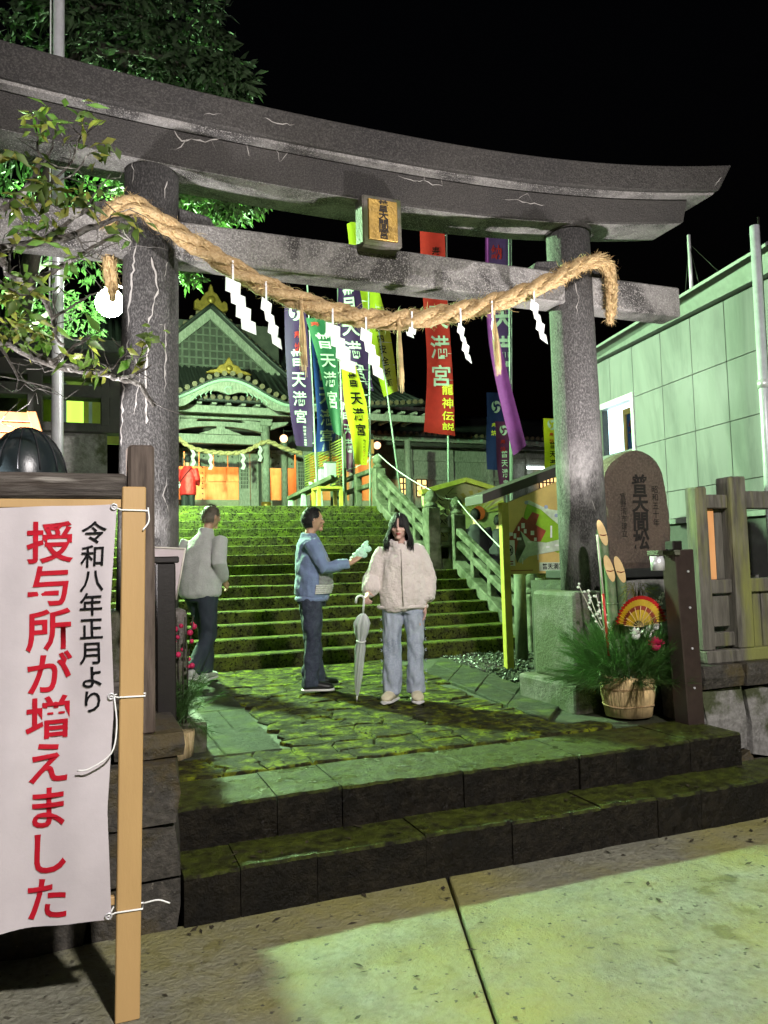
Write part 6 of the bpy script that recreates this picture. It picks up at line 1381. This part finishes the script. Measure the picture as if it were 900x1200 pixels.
for i in range(420):
    a = rh.uniform(0, 2*pi); fr = -sin(a)          # fr = 1 at the face side
    pts = []; top_r = .10; bang = fr > .80
    for t in [k/5 for k in range(6)]:
        th = .15+t*(1.15 if bang else 1.45); g = 1.06+rh.uniform(0, .045); p = V((sin(th)*cos(a)*.080*g, sin(th)*sin(a)*.098*g, cos(th)*.116*g)); pts.append(p)
    e = pts[-1]
    if bang and (rh.random() < .55 or abs(cos(a)) < .16): continue
    if bang:
        pts += [e+V((rh.uniform(-.006, .006), -.004, -.028)), e+V((rh.uniform(-.01, .01), .004, -.028-rh.uniform(.0, .020)))]
    else:
        fl = rh.uniform(.0, .03); side = cos(a); Ln = rh.uniform(.13, .215) if sin(a) > -.75 else rh.uniform(.12, .20)
        if fr > .25: e2 = V((e.x*1.04+(.030 if e.x > 0 else -.030), e.y*.66, e.z-.08)); e = V((e2.x*.97, e.y*.75, e.z))
        else: e2 = V((e.x*1.06, e.y*1.02, e.z-.09))
        lo = V((e.x*(1.02+fl*2.5)+rh.uniform(-.015, .015), e.y*1.0-.03*(fr > -.2)*rh.random()-.015, e.z-Ln)); pts += [e2, e2.lerp(lo, .55)+V((rh.uniform(-.012, .012), rh.uniform(-.012, .012), 0)), lo]
    pts = [hd(*p) for p in pts]; n = len(pts); m.tube(pts, [(.0048, .0022)]*(n-2)+[(.0036, .0018), (.001, .001)], 5)
m.build('long_strands', 'hair_black', hr_, local=True, recalc=False)
mb = MB()
mb.tube([V((0, .0, .775)), V((0, -.005, .80)), V((0, -.01, .90)), V((0, -.01, 1.05)), V((0, -.005, 1.18)), V((0, .0, 1.255)), V((-.002, .008, 1.30))],
        [(.172, .132), (.198, .152), (.202, .158), (.188, .150), (.172, .134), (.130, .10), (.082, .075)], 28, up=(0, 1, 0))
for a, cuff in ((armR, .05), (armL, .05)):
    A = [V(p) for p in a]; mb.tube([A[0]+V((-.35*A[0].x, 0, .03)), A[0], A[0].lerp(A[1], .25), A[0].lerp(A[1], .6), A[1], A[1].lerp(A[2], .45), A[1].lerp(A[2], .80), A[1].lerp(A[2], .95)], [.045, .066, .077, .080, .079, .075, .070, cuff], 16)
jk = garment(wo, 'jacket', 'fleece_cream', mb, .011, 3, .026, (9, 9, 3.5), 1, .006)
MB().tube([V((.004, -.180, .80)), V((.002, -.187, .95)), V((0, -.172, 1.15)), V((0, -.128, 1.265))], .0035, 6).build('zip', 'fleece_cream', jk, local=True)
col_ = MB(); col_.tube([V((.088*cos(t), .012+.082*sin(t), 1.325+.018*sin(t))) for t in [-1.25+i*(2*pi-.65)/16 for i in range(17)]], [(.016, .032)]*17, 10, up=(0, 0, 1)); garment(jk, 'collar', 'fleece_cream', col_, .008, 3, .004, (14, 14, 10), 2, .002)
MB().tube([V((.205*cos(t), -.0+.145*sin(t), .785+.004*sin(5*t))) for t in [2*pi*i/28 for i in range(29)]], [(.014, .016)]*29, 8, cap=False).build('hem', 'fleece_cream', jk, local=True)
mb = MB(); mb.tube([V((0, 0, .86)), V((0, 0, .80)), V((0, 0, .73))], [(.155, .115), (.165, .125), (.15, .12)], 20, up=(0, 1, 0))
for l in (legR, legL):
    A = [V(p) for p in l[:3]]; mb.tube([A[0]+V((0, 0, -.02)), A[0].lerp(A[1], .5), A[1], A[1].lerp(A[2], .5), A[2]+V((0, 0, .02)), A[2]+V((0, 0, -.012))], [(.090, .108), (.082, .10), (.074, .083), (.076, .082), (.080, .086), (.076, .083)], 18)
je = garment(wo, 'jeans', 'denim_light', mb, .010, 1, .020, (12, 12, 6), 3)
rf_ = random.Random(6)
for sx, l in ((-1, legR), (1, legL)):
    for k in range(7):
        f = .16+.12*k; A = V(l[0]).lerp(V(l[2]), f); c = A+V((sx*(.088-.012*f), -.02, 0)); m = MB()
        for j in range(5): a = j*1.25; m.add([c, c+V((sx*.018*abs(cos(a))+sx*.006, .014*sin(a)-.008, .014*cos(a*1.7))), c+V((sx*.012, .016*sin(a+.9)-.012, .016*cos(a*1.3+.7)))], [(0, 1, 2)])
        m.build('frill', 'denim_light', je, local=True, recalc=False)
MB().add([(.105, -.098, .645), (.135, -.080, .672), (.165, -.055, .660), (.170, -.050, .632), (.14, -.082, .628)], [(0, 1, 2, 3, 4)]).build('rip', 'skin_pale', je, local=True, recalc=False)
for l in (legR, legL): shoe(wo, l[2], l[3], .25, 'shoe_cream', 'sole_white', .05)

# ---- clear umbrella, tip on the ground, crook under her hand
ub = at(418, 823, Z=0.012); hw_ = WM[wo] @ V((-.318, -.215, .862)); up_ = (hw_-ub).normalized()
um = thing('umbrella', 'closed clear plastic umbrella with white crook handle, tip on the paving', 'umbrella', ub)
ls = (hw_-ub).length
MB().tube([ub, ub+up_*(ls+.02)], .005, 8).build('shaft', 'steel', um); MB().tube([ub, ub+up_*.06], [.004, .007], 8).build('ferrule', 'sign_white', um)
prof = [(.06, .010), (.12, .020), (.22, .030), (.34, .034), (.46, .036), (.54, .030), (.60, .046), (.68, .058), (.73, .040), (.76, .016)]
nn = 40; sx_ = up_.cross(V((0, 1, 0))).normalized(); sy_ = sx_.cross(up_); vs = []; fs = []
for i, (s, r) in enumerate(prof):
    for k in range(nn):
        a = 2*pi*k/nn; rr_ = r*(1+.26*sin(a*8+s*9)+.08*sin(a*3)); vs.append(ub+up_*s*ls/.88+sx_*cos(a)*rr_+sy_*sin(a)*rr_)
for i in range(len(prof)-1): fs += [(i*nn+k, i*nn+(k+1) % nn, (i+1)*nn+(k+1) % nn, (i+1)*nn+k) for k in range(nn)]
MB().add(vs, fs, True).build('canopy', 'clear_plastic', um, recalc=False)
MB().tube([ub+up_*ls*(.53/.88)+(sx_*cos(t)+sy_*sin(t))*.037 for t in [2*pi*i/16 for i in range(17)]], .006, 6, cap=False).build('strap', 'sign_white', um)
for k in range(8):
    a = 2*pi*k/8; MB().tube([ub+up_*(s*ls/.88)+(sx_*cos(a)+sy_*sin(a))*r*.6 for s, r in prof[1:]], .0016, 4).build('rib', 'steel', um)
ctop = ub+up_*(ls+.0); dl = (V((-cos(YAW), sin(YAW), 0))); cr = .032
MB().tube([ctop-up_*.11, ctop-up_*.05, ctop]+[ctop+dl*cr*(1-cos(t))+up_*cr*sin(t) for t in [.4, .8, 1.2, 1.6, 2.0, 2.4, 2.8, 3.14]]+[ctop+dl*cr*2-up_*.03], .0095, 10).build('handle', 'sign_white', um)

# ---- man in blue sweater
mp_ = at(366, 811, Z=0)
ma = thing('person', 'person in blue patchwork sweater raising a pale bag in one hand', 'person', (mp_.x, mp_.y, .012), -YAW+radians(104))
H = 1.70; hd = Head((0, -.035, 1.575), .232, yaw=.12, tilt=-.04)
aR = [(-.185, .015, 1.375), (-.235, -.10, 1.115), (-.215, -.335, 1.165)]; aL = [(.185, .015, 1.375), (.235, .03, 1.10), (.215, -.03, .84)]
lR = [(-.09, 0, .86), (-.10, .0, .47), (-.105, .03, .085), (-.22, -.97, 0)]; lL = [(.09, 0, .86), (.10, -.02, .47), (.115, -.07, .085), (.25, -.97, 0)]
body_mesh(ma, 'skin', H, hd, [aR, aL], [lR, lL], [(0, 0, .9), (0, -.03, 1.06), (0, -.01, 1.27), (0, .0, 1.425)],
          [((-.212, -.35, 1.168), (-.02, -.75, .62), (.55, -.3, -.45), 1, .75, .175, .1, .7), ((.214, -.035, .825), (-.05, -.1, -1), (-.9, 0, .0), -1, .4, .175)])
hd.face(ma); hd.short_hair(ma, 'hair_black', 5, front=.066, nape=-.066, thick=1.085)
mb = MB(); mb.tube([V((0, -.01, .835)), V((0, -.015, .86)), V((0, -.03, .96)), V((0, -.03, 1.10)), V((0, -.015, 1.24)), V((0, .005, 1.36)), V((0, .008, 1.42)), V((0, .006, 1.452))],
                   [(.165, .135), (.185, .155), (.195, .170), (.195, .165), (.200, .145), (.165, .11), (.085, .08), (.066, .066)], 26, up=(0, 1, 0))
for a in (aR, aL):
    A = [V(p) for p in a]; mb.tube([A[0], A[0].lerp(A[1], .5), A[1], A[1].lerp(A[2], .5), A[1].lerp(A[2], .95)], [.080, .072, .064, .056, .044], 16)
sw = garment(ma, 'sweater', 'knit_blue', mb, .010, 2, .016, (10, 10, 8), 5)
def torso_patch(t0, t1, z0, z1, mat, name, off=.012):
    """patch sewn on the front-right side of the sweater, following the torso"""
    zr = [(.86, .185, .155, -.015), (.96, .195, .170, -.03), (1.10, .195, .165, -.03), (1.24, .200, .145, -.015)]
    def rad_(z):
        for (za, a1, b1, c1), (zb_, a2, b2, c2) in zip(zr[:-1], zr[1:]):
            if z <= zb_: f = max(0, (z-za)/(zb_-za)); return a1+(a2-a1)*f, b1+(b2-b1)*f, c1+(c2-c1)*f
        return zr[-1][1:]
    def fn(u, v):
        t = t0+(t1-t0)*u; z = z0+(z1-z0)*v; a, b, c = rad_(z); rp = .004*abs(sin(u*22))+.003*sin(v*30+u*8); return V((cos(t)*(a+off+rp), c+sin(t)*(b+off+rp), z))
    MB().grid(fn, 40, 24).build(name, mat, sw, local=True, recalc=False)
torso_patch(pi+.12, pi+1.75, .975, 1.22, 'knit_grey', 'cable_patch', .011); torso_patch(pi-.05, pi+1.75, .890, .974, 'knit_white', 'cable_band', .013)
MB().tube([V((.172*cos(t), -.010+.142*sin(t), .845)) for t in [2*pi*i/28 for i in range(29)]], [(.014, .026)]*29, 8, cap=False).build('hem', 'knit_blue', sw, local=True)
mb = MB(); mb.tube([V((0, -.01, .92)), V((0, -.01, .86)), V((0, 0, .79))], [(.165, .135), (.17, .14), (.155, .13)], 20, up=(0, 1, 0))
for l in (lR, lL):
    A = [V(p) for p in l[:3]]; mb.tube([A[0]+V((0, 0, -.02)), A[0].lerp(A[1], .5), A[1], A[1].lerp(A[2], .5), A[2]+V((0, 0, .03)), A[2]+V((0, 0, -.025))], [(.095, .105), (.084, .092), (.073, .078), (.072, .078), (.076, .082), (.078, .088)], 18)
garment(ma, 'jeans', 'denim_dark', mb, .010, 1, .020, (11, 11, 8), 7)
for l in (lR, lL): shoe(ma, l[2], l[3], .285, 'shoe_black', 'sole_white', .052)
bg = WM[ma] @ V((-.212, -.44, 1.255)); bag = thing('plastic_bag', 'crumpled pale green-white bag held up by the sweater wearer', 'bag', bg); rb = random.Random(12)
mb = MB(); cr_ = V((cos(YAW), -sin(YAW), 0))
for dx, dz, r, s in ((-.05, -.03, .035, .9), (0, 0, .045, 1.1), (.04, .045, .036, 1.2), (.055, .085, .022, 1.2), (.075, .03, .026, 1.1), (-.09, -.045, .018, .8), (.03, -.02, .03, 1)): mb.ball(bg+cr_*dx+V((0, 0, dz)), r, r*.7, r*s, 12, 8)
me = bake(mb, .006, 1, lambda c, n: .010*noise.noise(c*42)+.006*noise.noise(c*90), 'bag', WM[bag].inverted()); me.materials.append(M['pale_bag']); link('film', me, bag)

# ---- walker seen from behind
kp = at(236, 806, Z=0)
wk = thing('person', 'person in pale grey fleece walking away beside the left pillar', 'person', (kp.x, kp.y, .012), -YAW+radians(162))
H = 1.80; hd = Head((-.03, -.16, 1.665), .236, yaw=-.25, tilt=.10)
aR = [(-.185, -.07, 1.435), (-.26, .08, 1.19), (-.22, -.08, 1.02)]; aL = [(.185, -.08, 1.435), (.275, -.02, 1.18), (.24, -.22, 1.06)]
lR = [(-.09, .02, .92), (-.10, .02, .50), (-.09, .30, .17), (-.1, -1, -.3)]; lL = [(.09, -.02, .92), (.09, -.24, .54), (.10, -.26, .09), (.1, -1, 0)]
body_mesh(wk, 'skin', H, hd, [aR, aL], [lR, lL], [(0, 0, .95), (0, -.03, 1.12), (0, -.07, 1.33), (-.005, -.11, 1.49)], [((-.218, -.09, 1.01), (.1, -.8, -.5), (.9, 0, 0), 1, .7, .18), ((.238, -.235, 1.055), (-.1, -.9, -.2), (-.9, 0, 0), -1, .7, .18)], .008)
hd.face(wk, 'hair_brown'); hd.short_hair(wk, 'hair_brown', 9, front=.07, nape=-.06, thick=1.05)
mb = MB(); mb.tube([V((0, 0, .86)), V((0, 0, .89)), V((0, -.005, 1.0)), V((0, -.03, 1.16)), V((0, -.07, 1.32)), V((0, -.09, 1.42)), V((-.003, -.105, 1.49)), V((-.003, -.115, 1.55))],
                   [(.185, .145), (.215, .17), (.222, .175), (.222, .168), (.212, .15), (.165, .11), (.085, .08), (.078, .076)], 26, up=(0, 1, 0))
for a in (aR, aL):
    A = [V(p) for p in a]; mb.tube([A[0], A[0].lerp(A[1], .5), A[1], A[1].lerp(A[2], .5), A[1].lerp(A[2], .95)], [.074, .078, .072, .062, .046], 16)
flc = garment(wk, 'fleece', 'fleece_grey', mb, .012, 4, .012, (7, 7, 5), 11)
mb = MB(); mb.tube([V((0, 0, .97)), V((0, 0, .90)), V((0, 0, .83))], [(.165, .13), (.17, .135), (.155, .13)], 20, up=(0, 1, 0))
for l in (lR, lL):
    A = [V(p) for p in l[:3]]; mb.tube([A[0]+V((0, 0, -.02)), A[0].lerp(A[1], .5), A[1], A[1].lerp(A[2], .5), A[2]+V((0, 0, .01))], [(.10, .11), (.09, .098), (.075, .08), (.074, .08), (.072, .08)], 18)
garment(wk, 'jeans', 'denim_navy', mb, .012, 3, .012, (9, 9, 6), 13)
shoe(wk, lL[2], lL[3], .29, 'shoe_grey', 'sole_white', .052); shoe(wk, lR[2], (-.1, -1, -.35), .29, 'shoe_grey', 'sole_white', .052)

# ---- small far figures
def far_person(label, loc, rz, H, top_mat, leg_mat, hair, strap=False):
    t = thing('person', label, 'person', loc, rz); hd = Head((0, -.01, H-.115), .23)
    aR = [(-.18, 0, .81*H), (-.24, -.03, .66*H), (-.20, -.20, .60*H)]; aL = [(.18, 0, .81*H), (.24, -.03, .66*H), (.14, -.24, .64*H)]; lR = [(-.085, 0, .5*H), (-.09, 0, .28*H), (-.095, 0, .05*H)]; lL = [(.085, 0, .5*H), (.09, 0, .28*H), (.095, 0, .05*H)]
    body_mesh(t, 'skin', H, hd, [aR, aL], [lR, lL], [(0, 0, .55*H), (0, 0, .62*H), (0, 0, .74*H), (0, 0, .835*H)], [(aR[2], (0, -1, 0), (1, 0, 0), 1, .5, .17), (aL[2], (0, -1, 0), (-1, 0, 0), -1, .5, .17)], .012)
    hd.short_hair(t, hair, 2, thick=1.08); mb = MB(); mb.tube([V((0, 0, .44*H)), V((0, 0, .55*H)), V((0, 0, .68*H)), V((0, 0, .79*H)), V((0, 0, .85*H))], [(.21, .16), (.215, .165), (.21, .16), (.17, .12), (.085, .085)], 20, up=(0, 1, 0))
    for a in (aR, aL): A = [V(p) for p in a]; mb.tube([A[0], A[1], A[1].lerp(A[2], .92)], [.085, .075, .055], 12)
    c = garment(t, 'coat', top_mat, mb, .016, 3, .012, (7, 7, 6), 3)
    if strap:
        MB().tube([V((-.15, .14, .82*H)), V((0, .185, .72*H)), V((.17, .165, .60*H))], [(.018, .008)]*3, 8).build('strap', 'cloth_black', c, local=True); MB().ball((.22, .10, .585*H), .07, .05, .10, 12, 8).build('pouch', 'sign_white', c, local=True)
    mb = MB()
    for l in (lR, lL): A = [V(p) for p in l]; mb.tube([A[0]+V((0, 0, .03)), A[1], A[2]-V((0, 0, .04))], [.105, .085, .08], 14)
    garment(t, 'trousers', leg_mat, mb, .016, 3, .008, (8, 8, 6), 4)
    for l in (lR, lL): shoe(t, l[2], (0, -1, 0), .28, 'shoe_black', 'shoe_black')
    return t
rp2 = at(220, 560, Y=19.9); far_person('person in a red coat with crossbody strap facing the shrine', (rp2.x, rp2.y, ZT), -YAW+radians(175), 1.82, 'coat_red', 'cloth_black', 'cloth_black', True)
q = at(557, 600, Y=11.5); far_person('dark-clad person standing before the big votive board', (q.x, q.y, .35), radians(170), 1.70, 'cloth_black', 'cloth_black', 'hair_black')
q = at(584, 605, Y=11.8); far_person('dark-clad person half hidden by the map board roof', (q.x, q.y, .35), radians(140), 1.62, 'cloth_black', 'denim_navy', 'hair_black')
# ------------------------------------------------------------------ fallen leaves and grit on the street and steps
rl_ = random.Random(90); m = MB()
for k in range(150):
    zone = rl_.random()
    if zone < .62: x, y, z = rl_.uniform(-.6, 5), rl_.uniform(1.6, 3.57), ZS+.004
    elif zone < .78: x, y, z = rl_.uniform(.4, 5), 3.59-abs(rl_.gauss(0, .05))-.01, ZS+.004
    elif zone < .9: x, y, z = rl_.uniform(.45, 3.9), rl_.uniform(3.63, 3.88), -.197
    else: x, y, z = rl_.uniform(.5, 3.9), rl_.uniform(4.0, 4.9), .010
    L, w, a = rl_.uniform(.008, .032), rl_.uniform(.004, .012), rl_.uniform(0, 6.28); d = Vector((cos(a), sin(a), 0)); s = Vector((-sin(a), cos(a), 0)); c = Vector((x, y, z))
    m.add([c-d*L, c+s*w+Vector((0, 0, .004)), c+d*L+Vector((0, 0, rl_.uniform(0, .008))), c-s*w+Vector((0, 0, .003))], [(0, 1, 2, 3)])
tag(m.build('fallen_leaves', 'leaf_litter', recalc=False), 'small dark fallen leaves and grit scattered on street and steps', 'leaves', kind='stuff')
